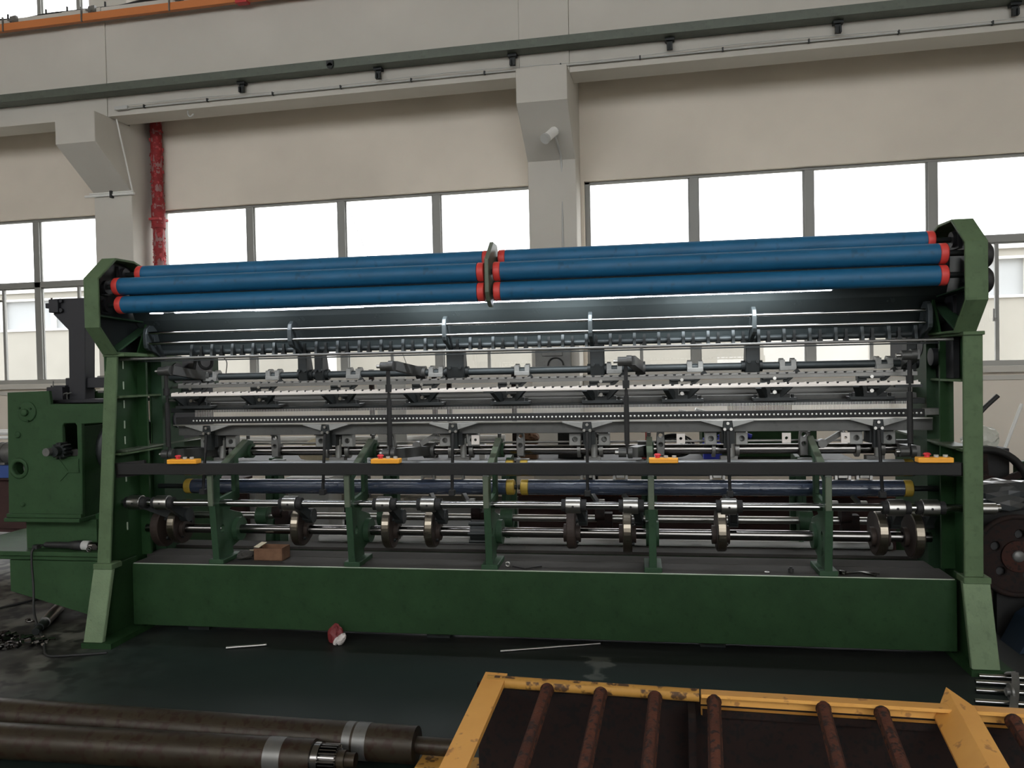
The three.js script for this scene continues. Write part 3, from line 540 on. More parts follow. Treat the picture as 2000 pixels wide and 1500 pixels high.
// lower rollers wrapped in dark blue film
for (const [y, z] of [[0.985, -4.84], [0.862, -4.85]]) for (const [a, b] of [[-2.985, -0.765], [-0.725, 1.56]]) {
  const t = roller(a, b, y, z, 0.048, y > 0.9 ? M.wrapPale : M.wrap, M.yellowCap, 0.05, a < -2 ? 0.2 : 0.016, b > 1 ? 0.14 : 0.016);
  t.name = 'wrapped_roller'; t.userData.label = y > 0.9 ? 'roller wrapped in pale film with yellow ends' : 'dark blue film-wrapped roller with yellow ends';
}
P('guide_rod', [cylX(0.008, -2.95, 1.60, 0.928, -4.93, 10)], M.steel);
for (const x of [-1.33, -1.14, -0.31, -0.11, 0.47, 1.19, 1.31]) P('rod_clamp', [rb(x - 0.028, x + 0.028, 0.915, 0.955, -4.91, -4.875), bx(x - 0.045, x - 0.03, 0.905, 0.95, -4.92, -4.88), bx(x + 0.03, x + 0.045, 0.905, 0.95, -4.92, -4.88)], M.steel);
for (const x of [-1.78, -1.29, -1.08, -0.28, -0.09, 0.50, 1.06, 1.22]) PP('roller_clip', [bar([x, 0.825, -4.80], [x + 0.03, 0.785, -4.77], 0.028, 0.02), bx(x + 0.04, x + 0.075, 0.785, 0.797, -4.80, -4.77)], M.steel);
// front cam-follower shaft
P('front_shaft', [cylX(0.0215, -3.24, 1.90, 0.803, -4.545, 20)], M.chrome);
P('shaft_end', [cylX(0.03, 1.76, 1.88, 0.80, -4.545, 20)], M.steel);
const colA = [-3.144, -2.959, -2.108, -1.51, -1.237, -0.375, -0.047, 0.496, 1.376, 1.55];
const camX = [-3.06, -2.97, -2.12, -1.53, -1.262, -0.40, -0.07, 0.468, 1.345, 1.52];
colA.forEach((x, i) => {
  const c = P('shaft_collar', [latheX([[0.0215, -0.043], [0.043, -0.043], [0.046, -0.04], [0.046, 0.04], [0.043, 0.043], [0.0215, 0.043]], x, 0.803, -4.545, 30)], M.steel);
  PP('side_ring', [cylX(0.036, x - 0.068, x - 0.044, 0.803, -4.545, 20), cylX(0.036, x + 0.044, x + 0.075, 0.803, -4.545, 20)], M.rail, { under: c });
  P('grub_screw', [cylZ(0.007, x, 0.803, -4.502, -4.498, 8)], M.rail, { under: c });
  const k = camX[i];
  P('follower_arm', [bar([x + 0.03, 0.79, -4.56], [k + 0.07, 0.70, -4.68], 0.04, 0.05), cylX(0.045, k + 0.045, k + 0.095, 0.70, -4.70, 18)], M.dark, { under: c });
});
P('cam_shaft', [cylX(0.029, -3.2, 1.62, 0.604, -4.735, 24)], M.shaftDark);
camX.forEach((k, i) => {
  const a = [0.4, 2.2, 1.2, 0.9, 1.3, 1.6, 0.7, 1.4, 2.6, 0.5][i], ec = 0.018, cy = 0.61 + ec * Math.sin(a), cz = -4.735 + ec * Math.cos(a);
  const pts = Array.from({ length: 40 }, (_, j) => { const t = j / 40 * Math.PI * 2; const r = 0.128 + 0.012 * Math.cos(t - a) ** 3; return [cz + r * Math.cos(t), cy + r * Math.sin(t)]; });
  const c = P('cam_disc', [profX(pts, k - 0.024, k + 0.024, 0.004)], i % 5 === 0 ? M.camSide : M.camRim);
  P('cam_face', [profX(pts.map(([z, y]) => [cz + (z - cz) * 0.965, cy + (y - cy) * 0.965]), k - 0.0265, k + 0.0265, 0.001), cylX(0.055, k - 0.05, k + 0.05, 0.604, -4.735, 22)], M.camSide, { under: c });
  for (const q of [0.9, 3.0, 5.1]) P('bolt', [cylX(0.012, k + 0.026, k + 0.04, cy + 0.075 * Math.sin(q), cz + 0.075 * Math.cos(q), 8)], M.dark, { under: c });
});
P('coupling', [cylX(0.06, -1.02, -0.9, 0.604, -4.735, 12), ...[0, 1, 2, 3, 4, 5].map((q) => cylX(0.012, -1.03, -0.89, 0.604 + 0.062 * Math.sin(q * 1.05), -4.735 + 0.062 * Math.cos(q * 1.05), 8))], M.dark);
// rear shafts and stands
P('rear_shaft', [cylX(0.023, -3.1, 1.6, 0.618, -5.12, 18)], M.steel);
P('rear_pipe', [cylX(0.022, -2.2, 1.55, 0.45, -5.19, 14)], M.lightGrey);
for (const x of [-2.45, -1.06, -0.25, 1.25]) P('rear_collar', [cylX(0.05, x - 0.03, x + 0.03, 0.66, -5.09, 18), bx(x - 0.02, x + 0.08, 0.5, 0.66, -5.14, -5.07)], M.rustDark);
for (const x of brX) {
  const s = P('rear_stand', [profX([[-5.18, 0.434], [-5.2, 0.72], [-5.26, 1.0], [-5.42, 1.02], [-5.46, 0.7], [-5.52, 0.02], [-5.25, 0.02]], x - 0.015, x + 0.015, 0.003)], M.greenCast);
  P('stand_rib', [bx(x - 0.05, x + 0.05, 0.3, 0.95, -5.3, -5.27)], M.greenCast, { under: s });
  P('bearing', [cylX(0.065, x - 0.03, x + 0.05, 0.618, -5.12, 20)], M.greenCast, { under: s });
}
// the black rail across the front
P('front_rail', [rb(-3.165, 1.66, 0.998, 1.066, -4.432, -4.40, 0.004)], M.rail);
P('rail_bracket', [bar([-3.2, 1.02, -4.44], [-3.0, 1.04, -4.44], 0.02, 0.09), bx(1.6, 1.68, 0.99, 1.06, -4.45, -4.43)], M.rail);

// ---------------------------------------------------------------- led strip under the rollers
{
  const t = thing('led_strip', 'glowing white strip of small lights under the blue rollers', 'light strip', [-0.97, 1.99, -4.5]);
  part(t, 'tape', [bx(-2.99, 1.06, 1.9935, 1.9955, -4.54, -4.49), bx(-0.86, -0.84, 1.99, 2.0, -4.55, -4.48)], M.lightGrey);
  const d = [];
  for (let x = -2.98; x < 1.05; x += 0.0165) { if (x > -2.91 && x < -2.82) continue; const b = x < -1.6 && x > -2.3 ? 0.0085 : x > 0 ? 0.0035 : 0.0052; d.push(rb(x - 0.0068, x + 0.0068, 1.993 - b, 1.9935, -4.525, -4.505, 0.0012)); }
  part(t, 'diode', d, M.led, { kind: 'stuff' });
  for (const [x, w, k] of [[-0.97, 4.0, 5], [-2.4, 0.25, 10], [-1.12, 0.5, 18], [-0.42, 0.4, 20], [0.5, 0.6, 20]]) {
    const l = new THREE.RectAreaLight(new THREE.Color(0.9, 0.95, 1), k, w, 0.02);
    l.position.copy(m2w([x, 1.982, -4.515])); l.lookAt(m2w([x, 1.72, -4.80])); l.castShadow = true; scene.add(l);
  }
}
// ---------------------------------------------------------------- push-button boxes on the rail
[[-2.722, 'orange push-button box at the left end of the black rail', 0.194], [-1.447, 'orange push-button box second from the left on the black rail', 0.172], [0.137, 'orange push-button box third from the left on the black rail', 0.158], [1.527, 'orange push-button box at the right end of the black rail', 0.174]].forEach(([x, label, w]) => {
  const t = thing('control_box', label, 'control box', [x, 1.0655, -4.40], { group: 'push-button boxes on the black rail' });
  part(t, 'housing', [rb(x - w / 2, x + w / 2, 1.0665, 1.094, -4.435, -4.375, 0.005), bx(x - w / 2 + 0.004, x + w / 2 - 0.004, 1.085, 1.088, -4.437, -4.373)], M.boxOrange);
  const q = x - w * 0.2;
  part(t, 'emergency_button', [cylY(0.013, q, 1.094, 1.108, -4.405, 14), latheY([[0.001, 0.012], [0.014, 0.01], [0.02, 0.003], [0.018, 0], [0.001, 0]], q, 1.107, -4.405)], M.buttonRed, { label: 'red mushroom button' });
  for (const a of [0.025, 0.07]) part(t, 'push_button', [cylY(0.012, q + a - 0.0 + 0.02, 1.094, 1.106, -4.405, 14)], M.buttonGrey);
});
function latheY(prof, x, y, z) { return new THREE.LatheGeometry(prof.map(([r, h]) => new THREE.Vector2(r, h)).reverse(), 18).translate(x, y, z); }

// ---------------------------------------------------------------- gearbox housing at the left end
{
  const t = thing('gear_housing', 'green cast gear housing on a pedestal at the left end of the machine', 'gearbox', [-3.8, 0, -4.75]);
  const zf = -4.6;
  part(t, 'front_plate', [profZ([[-4.11, 0.665], [-3.57, 0.665], [-3.555, 1.30], [-3.27, 1.312], [-3.27, 1.428], [-3.775, 1.432], [-3.785, 1.518], [-4.09, 1.512]], zf - 0.03, zf, 0.004,
    [[[-3.69, 1.09], [-3.60, 1.09], [-3.59, 1.10], [-3.59, 1.29], [-3.60, 1.305], [-3.68, 1.305], [-3.695, 1.29], [-3.695, 1.10]], [-4.02, 1.012, 0.042]])], M.greenMid);
  part(t, 'body', [bx(-4.10, -4.07, 0.66, 1.51, -5.3, zf - 0.03), bx(-4.10, -3.97, 1.49, 1.512, -5.3, zf - 0.03), bx(-3.6, -3.575, 0.66, 1.28, -5.3, zf - 0.03), bx(-4.1, -3.58, 0.66, 1.5, -5.32, -5.3)], M.greenDeep);
  part(t, 'bottom_flange', [rb(-4.115, -3.565, 0.665, 0.69, zf - 0.6, zf + 0.035, 0.004), rb(-4.112, -3.567, 0.690, 0.716, zf - 0.02, zf + 0.016, 0.004)], M.greenMid);
  part(t, 'pedestal', [rb(-4.05, -3.53, 0.466, 0.665, -5.25, -4.68, 0.004)], M.greenMid);
  part(t, 'outrigger', [profZ([[-4.14, 0.40], [-4.14, 0.19], [-3.5, 0.03], [-3.32, 0.03], [-3.32, 0.40]], -4.9, -4.63, 0.004), bx(-3.6, -3.3, 0, 0.04, -4.9, -4.7)], M.greenMid);
  part(t, 'outrigger_top', [rb(-4.6, -3.29, 0.438, 0.468, -5.3, -4.585, 0.004), rb(-4.6, -3.29, 0.408, 0.437, -5.3, -4.61, 0.003)], M.greenMid);
  const boss = (n, x, y, r, d) => part(t, n, [latheZ([[0.001, d], [r - 0.006, d], [r, d - 0.006], [r, 0]], x, y, zf)], M.greenMid);
  boss('cover_disc', -3.945, 1.385, 0.068, 0.012); boss('cover_hub', -3.95, 1.38, 0.024, 0.03); boss('plug', -4.02, 1.235, 0.022, 0.012); boss('plug', -4.0, 0.775, 0.017, 0.012);
  parts(t, 'screw', [[-3.99, 1.41], [-3.91, 1.405], [-3.93, 1.325]].map(([x, y]) => cylZ(0.008, x, y, zf + 0.01, zf + 0.02, 6)), M.greenDeep);
  part(t, 'bearing_ring', [new THREE.TorusGeometry(0.056, 0.014, 8, 32).scale(1, 1, 0.7).translate(-4.02, 1.012, zf)], M.greenMid);
  part(t, 'bearing_bore', [cylZ(0.04, -4.02, 1.012, zf - 0.1, zf - 0.08, 24), cylZ(0.012, -4.0, 1.03, zf - 0.08, zf - 0.03, 10), cylZ(0.014, -4.0, 1.0, zf - 0.08, zf - 0.03, 10)], M.steelDull);
  const gearPts = Array.from({ length: 36 }, (_, i) => { const a = i / 36 * Math.PI * 2, r = i % 3 ? 0.055 : 0.04; return [-3.69 + r * Math.cos(a), 1.13 + r * Math.sin(a)]; });
  part(t, 'spur_gear', [profZ(gearPts, zf - 0.02, zf + 0.05, 0.003), cylZ(0.032, -3.69, 1.13, zf + 0.05, zf + 0.09, 18)], M.dark);
  part(t, 'gear_shaft', [cylZ(0.026, -3.72, 1.13, zf + 0.05, zf + 0.12, 18), bx(-3.68, -3.6, 1.09, 1.13, zf - 0.1, zf - 0.05)], M.castIron);
  part(t, 'raised_plate', [profZ([[-3.69, 0.985], [-3.58, 0.985], [-3.58, 1.075], [-3.72, 1.075], [-3.645, 1.0]], zf, zf + 0.006, 0.001), bar([-3.745, 1.1, zf + 0.002], [-3.66, 0.99, zf + 0.002], 0.006, 0.006), bar([-3.66, 0.99, zf + 0.002], [-3.72, 0.93, zf + 0.002], 0.006, 0.006)], M.greenMid);
  part(t, 'pulley', [new THREE.TorusGeometry(0.2, 0.035, 10, 40).rotateY(1.2).translate(-3.43, 1.12, -4.9), cylX(0.05, -3.55, -3.35, 1.08, -4.9, 16)], M.dark);
  part(t, 'cover_plate', [bx(-3.48, -3.36, 0.72, 1.05, -5.0, -4.97), bx(-3.55, -3.3, 0.62, 0.7, -5.0, -4.7)], M.greenInner);
}
function latheZ(prof, x, y, z) { return new THREE.LatheGeometry(prof.map(([r, h]) => new THREE.Vector2(r, h)).reverse(), 28).rotateX(Math.PI / 2).translate(x, y, z); }
{
  const t = thing('upright_bracket', 'black steel upright with a wedge-shaped head above the gear housing', 'bracket', [-3.76, 1.43, -4.85]);
  part(t, 'post', [profZ([[-3.82, 1.43], [-3.70, 1.43], [-3.68, 2.0], [-3.6, 2.05], [-3.6, 2.14], [-3.92, 2.14], [-3.92, 2.035], [-3.81, 1.925]], -4.93, -4.83, 0.004)], M.blackBox);
  part(t, 'head_block', [rb(-3.93, -3.86, 2.045, 2.135, -4.86, -4.8), rb(-3.955, -3.925, 2.075, 2.11, -4.84, -4.8), ...[2.06, 2.125].map((y) => cylZ(0.014, -3.85, y, -4.84, -4.81, 12))], M.blackBox);
  part(t, 'base_block', [rb(-3.95, -3.83, 1.432, 1.54, -4.9, -4.78), rb(-3.95, -3.3, 1.432, 1.455, -4.95, -4.75), rb(-3.86, -3.3, 1.53, 1.60, -5.0, -4.85), bx(-3.95, -3.84, 1.53, 1.55, -4.88, -4.82)], M.blackBox);
  parts(t, 'rod', [cylX(0.01, -3.65, -3.26, 1.60, -4.9, 10), cylX(0.008, -3.65, -3.26, 1.50, -4.9, 10), cyl([-3.55, 1.9, -4.9], [-3.53, 1.62, -4.9], 0.008, 8), cyl([-3.5, 1.9, -4.9], [-3.49, 1.62, -4.9], 0.008, 8), cylY(0.004, -3.93, 1.54, 1.58, -4.82, 6)], M.steelDull);
  const sp = []; for (let i = 0; i <= 90; i++) sp.push([-3.56 + 0.02 * Math.cos(i * 0.9), 1.93 - i * 0.0018, -4.9 + 0.02 * Math.sin(i * 0.9)]);
  part(t, 'coil_spring', [tube(sp, 0.004, 200, 5), ...[0, 1, 2, 3].map((i) => tube([[-3.9 + i * 0.03, 1.455, -4.8], [-3.89 + i * 0.03, 1.49, -4.79], [-3.86 + i * 0.03, 1.5, -4.79]], 0.005, 8, 5))], M.steelDull);
}

// ---------------------------------------------------------------- things lying on the bed and gearbox
{
  const c = thing('carton', 'torn brown cardboard box standing on the bed between two green brackets', 'box', [-2.29, 0.435, -4.66]);
  part(c, 'side', [bx(-2.385, -2.195, 0.435, 0.51, -4.60, -4.595), bx(-2.385, -2.195, 0.435, 0.515, -4.705, -4.70), bx(-2.20, -2.195, 0.435, 0.515, -4.705, -4.595), bx(-2.385, -2.38, 0.435, 0.50, -4.705, -4.595), bx(-2.385, -2.195, 0.435, 0.44, -4.705, -4.595)], M.card);
  part(c, 'flap', [bar([-2.40, 0.50, -4.6], [-2.405, 0.47, -4.68], 0.03, 0.003), bar([-2.38, 0.512, -4.62], [-2.36, 0.53, -4.69], 0.04, 0.003)], M.cream);
  const d = thing('power_tool', 'black power tool with a grey collar lying on the ledge left of the machine', 'power tool', [-3.66, 0.468, -4.66]);
  part(d, 'body', [latheX([[0.001, 0], [0.018, 0.004], [0.021, 0.1], [0.02, 0.17], [0.03, 0.22], [0.033, 0.28], [0.001, 0.28]], -3.88, 0.502, -4.64, 20)], M.rubber);
  part(d, 'collar', [cylX(0.031, -3.60, -3.55, 0.502, -4.64, 20)], M.lightGrey);
  part(d, 'gear_head', [cylX(0.026, -3.55, -3.47, 0.5, -4.64, 18), cylZ(0.02, -3.49, 0.5, -4.66, -4.6, 14), new THREE.TorusGeometry(0.016, 0.003, 6, 16).translate(-3.53, 0.485, -4.6)], M.shaftDark);
  part(d, 'power_cord', [tube([[-3.88, 0.502, -4.64], [-3.905, 0.497, -4.6], [-3.915, 0.478, -4.568], [-3.915, 0.42, -4.56], [-3.89, 0.25, -4.54], [-3.84, 0.1, -4.48], [-3.74, 0.02, -4.4], [-3.6, 0.008, -4.27], [-3.48, 0.008, -4.13], [-3.36, 0.008, -4.02], [-3.2, 0.008, -4.05], [-3.05, 0.008, -4.1]], 0.0075, 80, 8), bx(-3.925, -3.89, 0.485, 0.51, -4.62, -4.58)], M.rubber);
  solo('steel_ring', 'small bright steel ring standing on the bed by the third bracket', 'ring', [new THREE.TorusGeometry(0.012, 0.005, 8, 20).translate(-0.77, 0.45, -4.56)], M.steel, [-0.77, 0.434, -4.56]);
  solo('bent_bar', 'dark bar bent to a chevron lying on the bed right of the third bracket', 'bar', [bar([-0.74, 0.439, -4.56], [-0.66, 0.439, -4.51], 0.008, 0.008), bar([-0.66, 0.439, -4.51], [-0.57, 0.439, -4.57], 0.008, 0.008)], M.rail, [-0.66, 0.435, -4.54]);
  solo('washer', 'bright flat washer lying on the bed near the fifth bracket', 'washer', [latheY2([[0.006, 0], [0.014, 0], [0.014, 0.003], [0.006, 0.003], [0.006, 0]], 0.70, 0.4345, -4.55)], M.steel, [0.70, 0.434, -4.55]);
  solo('bolt_cap', 'small black cap standing on the bed left of the fifth bracket', 'cap', [cylY(0.014, 0.83, 0.4345, 0.458, -4.56, 14), cylY(0.009, 0.83, 0.458, 0.466, -4.56, 12)], M.rubber, [0.83, 0.434, -4.56]);
  solo('hand_tool', 'dark slim pliers lying on the bed right of the fifth bracket', 'tool', [bar([1.10, 0.44, -4.53], [1.20, 0.442, -4.56], 0.01, 0.01), bar([1.20, 0.442, -4.56], [1.26, 0.44, -4.50], 0.012, 0.01), bar([1.21, 0.442, -4.56], [1.29, 0.44, -4.54], 0.01, 0.01), cylY(0.02, 1.10, 0.4345, 0.455, -4.54, 8)], M.shaftDark, [1.2, 0.434, -4.53]);
  solo('rag', 'crumpled dark rag on the bed beside the first bracket', 'rag', [crumple(0.06, 0.03, 0.05, 5).translate(-2.46, 0.458, -4.64)], M.dust, [-2.46, 0.434, -4.64]);
}
function latheY2(prof, x, y, z) { return new THREE.LatheGeometry(prof.map(([r, h]) => new THREE.Vector2(r, h)), 20).translate(x, y, z); }
function crumple(a, b, c, s) {
  const g = new THREE.IcosahedronGeometry(1, 3), p = g.attributes.position;
  for (let i = 0; i < p.count; i++) {
    const x = p.getX(i), y = p.getY(i), z = p.getZ(i), n = fbm(x * 2 + 9 + s, y * 2 + z * 1.7 + 9, 64, s, 3), k = 0.65 + 0.7 * n;
    p.setXYZ(i, x * a * k, Math.max(-b * 0.62, y * b * k), z * c * k);
  }
  g.computeVertexNormals();
  return g;
}

// ---------------------------------------------------------------- on the floor in front
{
  const rod = (name, label, a, b, r, mat, cat = 'rod', opt = {}) => solo(name, label, cat, [cyl(a, b, r, 14)], mat, [(a[0] + b[0]) / 2, 0, (a[2] + b[2]) / 2], { room: true, ...opt });
  rod('steel_rod', 'short thin bright rod on the floor under the left part of the bed', [-2.58, 0.009, -4.13], [-2.37, 0.009, -4.215], 0.009, M.steel);
  rod('steel_rod', 'long thin rod reaching from the floor in under the middle of the bed', [-0.985, 0.007, -4.315], [-0.44, 0.007, -4.52], 0.007, M.steel);
  const pb = thing('packet', 'crumpled red and white packet under the edge of the bed', 'packet', [-1.96, 0, -4.36], { room: true });
  part(pb, 'red_side', [crumple(0.05, 0.065, 0.03, 8).translate(-1.985, 0.04, -4.335)], M.redDark);
  part(pb, 'white_side', [crumple(0.022, 0.04, 0.03, 9).rotateZ(-0.6).translate(-1.94, 0.032, -4.30), crumple(0.015, 0.03, 0.02, 12).rotateZ(-0.5).translate(-1.965, 0.022, -4.29)], M.bag);
  const cy = thing('steel_cylinder', 'dull steel cylinder with a dark knuckled end lying on the floor left of the foot', 'cylinder', [-4.05, 0, -4.4], { room: true });
  part(cy, 'barrel', [cyl([-4.16, 0.035, -4.66], [-3.98, 0.035, -4.32], 0.034, 24)], M.steel);
  part(cy, 'tip', [cyl([-3.98, 0.032, -4.32], [-3.94, 0.032, -4.23], 0.028, 18), cyl([-3.94, 0.03, -4.23], [-3.91, 0.028, -4.17], 0.022, 14)], M.dark);
  const db = thing('scrap_heap', 'small heap of dark metal swarf and scrap at the left edge of the floor', 'scrap', [-3.9, 0, -4.0], { room: true, kind: 'stuff' });
  const sc = []; for (let i = 0; i < 110; i++) sc.push(new THREE.BoxGeometry(rr(0.01, 0.05), rr(0.006, 0.02), rr(0.01, 0.04)).rotateY(rr(0, 3)).rotateZ(rr(-0.5, 0.5)).translate(-3.92 + rr(-0.22, 0.2), rr(0.006, 0.05), -4.02 + rr(-0.08, 0.1)));
  part(db, 'scrap', sc, M.shaftDark, { kind: 'stuff' });
  const nut = (label, x, z, s) => solo('floor_scrap', label, 'scrap', [cylY(s, x, 0, s, z, 6), new THREE.TorusGeometry(s * 1.4, s * 0.35, 6, 14).rotateX(1.4).translate(x + s * 2.2, s * 0.5, z + s)], M.shaftDark, [x, 0, z], { room: true });
  nut('small dark fitting on the floor behind the steel cylinder', -3.98, -4.68, 0.022);
  nut('tiny black nut on the floor left of the steel cylinder', -4.2, -4.42, 0.016);
  solo('air_hose', 'thin black hose on the floor running out past the left edge', 'hose', [tube([[-4.4, 0.008, -5.0], [-4.5, 0.008, -4.9], [-4.6, 0.008, -4.68], [-4.7, 0.008, -4.5], [-5.1, 0.008, -4.3]], 0.008, 40, 8)], M.rubber, [-4.6, 0, -4.7], { room: true });
  // two long steel shafts in the foreground
  const sA = thing('steel_shaft', 'nearer long brown steel shaft on the floor with a toothed gear on its end', 'shaft', [-2.0, 0, -2.84], { room: true });
  const dirA = new THREE.Vector3(1.45, 0, -0.077).normalize(), at = (o, d) => [o[0] + dirA.x * d, o[1], o[2] + dirA.z * d];
  const o1 = [-1.42, 0.073, -2.873];
  part(sA, 'barrel', [cyl(at(o1, -3.2), o1, 0.071, 40)], M.oldSteel);
  part(sA, 'bright_band', [cyl(at(o1, -0.19), at(o1, -0.12), 0.0722, 40)], M.steelDull);
  part(sA, 'flange', [cyl(o1, at(o1, 0.03), 0.062, 32)], M.shaftDark);
  const gp = []; for (let i = 0; i < 24; i++) { const a = i / 24 * Math.PI * 2; gp.push([0.042 * Math.cos(a - 0.07), 0.042 * Math.sin(a - 0.07)], [0.056 * Math.cos(a - 0.04), 0.056 * Math.sin(a - 0.04)], [0.056 * Math.cos(a + 0.05), 0.056 * Math.sin(a + 0.05)], [0.042 * Math.cos(a + 0.08), 0.042 * Math.sin(a + 0.08)]); }
  const gg = ext(shapeOf(gp), 0.07, 0.002).applyQuaternion(new THREE.Quaternion().setFromUnitVectors(new THREE.Vector3(0, 0, 1), dirA)).translate(...at(o1, 0.03));
  part(sA, 'gear', [gg], M.shaftDark);
  part(sA, 'journal', [cyl(at(o1, 0.1), at(o1, 0.13), 0.036, 24), cyl(at(o1, 0.13), at(o1, 0.17), 0.028, 24)], M.oldSteel);
  const sB = thing('steel_shaft', 'farther long brown steel shaft on the floor with two bright bands', 'shaft', [-2.1, 0, -2.98], { room: true });
  const o2 = [-1.05, 0.075, -3.036], bt = (d) => [o2[0] + dirA.x * d, o2[1], o2[2] - d * 0.012];
  part(sB, 'barrel', [cyl(bt(-3.6), o2, 0.073, 40)], M.oldSteel);
  part(sB, 'bright_band', [cyl(bt(-0.3), bt(-0.265), 0.0742, 40), cyl(bt(-0.255), bt(-0.2), 0.0742, 40)], M.steelDull);
  part(sB, 'journal', [cyl(o2, bt(0.16), 0.034, 28)], M.oldSteel);
  solo('yellow_bar', 'short yellow bar lying under the end of the farther steel shaft', 'bar', [rb(-1.03, -0.66, 0.0, 0.034, -3.06, -2.94)], M.yellowOld, [-0.87, 0, -3.0], { room: true });
}
// ---------------------------------------------------------------- yellow rack with rusty tubes
{
  const t = thing('tube_rack', 'yellow steel rack with rusty tubes sloping across a dark tray', 'rack', [0.2, 0, -2.5], { room: true });
  const d = [-0.034, -0.162, 0.986], L = 1.15, go = (p, l) => [p[0] + d[0] * l, p[1] + d[1] * l, p[2] + d[2] * l];
  part(t, 'back_tube', [cyl([-0.70, 0.435, -2.845], [0.07, 0.435, -2.832], 0.022, 18)], M.yellowOld);
  part(t, 'back_angle', [rb(0.075, 1.9, 0.438, 0.452, -2.85, -2.80, 0.003), bx(0.075, 1.9, 0.40, 0.44, -2.85, -2.842), rb(0.075, 1.9, 0.36, 0.385, -2.87, -2.84, 0.003)], M.yellow);
  part(t, 'back_lip', [bx(0.08, 1.9, 0.36, 0.385, -2.84, -2.832)], M.rustDark);
  part(t, 'back_panel', [bx(-0.745, 1.9, 0.0, 0.42, -2.875, -2.862)], M.rustDark);
  part(t, 'tray', [bx(-0.74, 1.9, 0.0, 0.02, -2.86, -1.6), bx(0.03, 0.055, 0.02, 0.40, -2.86, -2.72)], M.rustDark);
  const a = [-0.672, 0.447, -2.875];
  part(t, 'left_bar', [bar(a, go(a, L), 0.085, 0.02)], M.yellow);
  const c = [0.895, 0.482, -2.915], cs = (l, dx, dy) => { const q = go(c, l); return [q[0] + dx, q[1] + dy, q[2]]; };
  const slab = (q) => {                                   // four corners, 8 mm thick
    const lo = q.map(([x, y, z]) => [x, y - 0.009, z]), v = [], tri = (...k) => k.forEach((p) => v.push(...p));
    const face = (A, B, C, D) => { tri(A, B, C); tri(A, C, D); };
    face(...q); face(lo[3], lo[2], lo[1], lo[0]);
    for (let i = 0; i < 4; i++) face(q[i], lo[i], lo[(i + 1) % 4], q[(i + 1) % 4]);
    const g = new THREE.BufferGeometry(); g.setAttribute('position', new THREE.Float32BufferAttribute(v, 3)); g.computeVertexNormals(); return g;
  };
  part(t, 'right_angle', [slab([cs(0, 0, 0), cs(0.085, -0.058, -0.058), cs(L, -0.058, -0.058), cs(L, 0, 0)]), slab([cs(0, 0, 0), cs(L, 0, 0), cs(L, 0.058, -0.006), cs(0.1, 0.058, -0.006)])], M.yellow);
  for (const [x, z] of [[-0.47, -2.81], [-0.275, -2.805], [-0.083, -2.80], [0.119, -2.80], [0.478, -2.80], [0.66, -2.79], [1.055, -2.79]]) {
    const p = [x, 0.428, z];
    part(t, 'rusty_tube', [cyl(p, go(p, L), 0.0235, 18), new THREE.SphereGeometry(0.026, 14, 8).translate(...p)], M.rust);
  }
  for (const x of [-0.73, 1.85]) part(t, 'leg', [bx(x - 0.01, x + 0.02, 0, 0.26, -1.75, -1.72)], M.yellowOld);
}
// ---------------------------------------------------------------- bundle of bright rods at the right
{
  const zs = [-4.312, -4.225, -4.12, -3.985];
  ['farthest', 'second farthest', 'second nearest', 'nearest'].forEach((w, i) => {
    const z = zs[i], x = [1.475, 1.43, 1.395, 1.345][i];
    solo('bright_rod', w + ' of the four bright rods on the floor by the right foot', 'rod', [cylX(0.0125, x, x + 2.2, 0.0125, z, 16)], M.chrome, [x + 1.1, 0, z], { room: true, group: 'bright rods by the right foot' });
  });
  solo('flat_bar', 'bent grey flat bar laid across the bright rods', 'bar', [bar([1.60, 0.030, -4.32], [1.63, 0.045, -4.29], 0.03, 0.008), bar([1.63, 0.045, -4.29], [1.60, 0.034, -4.2], 0.032, 0.008), bar([1.60, 0.034, -4.2], [1.46, 0.03, -3.86], 0.034, 0.008)], M.steelDull, [1.55, 0, -4.15], { room: true });
  solo('steel_disc', 'small dull disc standing between the bright rods', 'disc', [cylX(0.04, 1.515, 1.525, 0.04, -4.05, 20), cylX(0.02, 1.5, 1.52, 0.04, -4.05, 14)], M.steelDull, [1.52, 0, -4.05], { room: true });
}
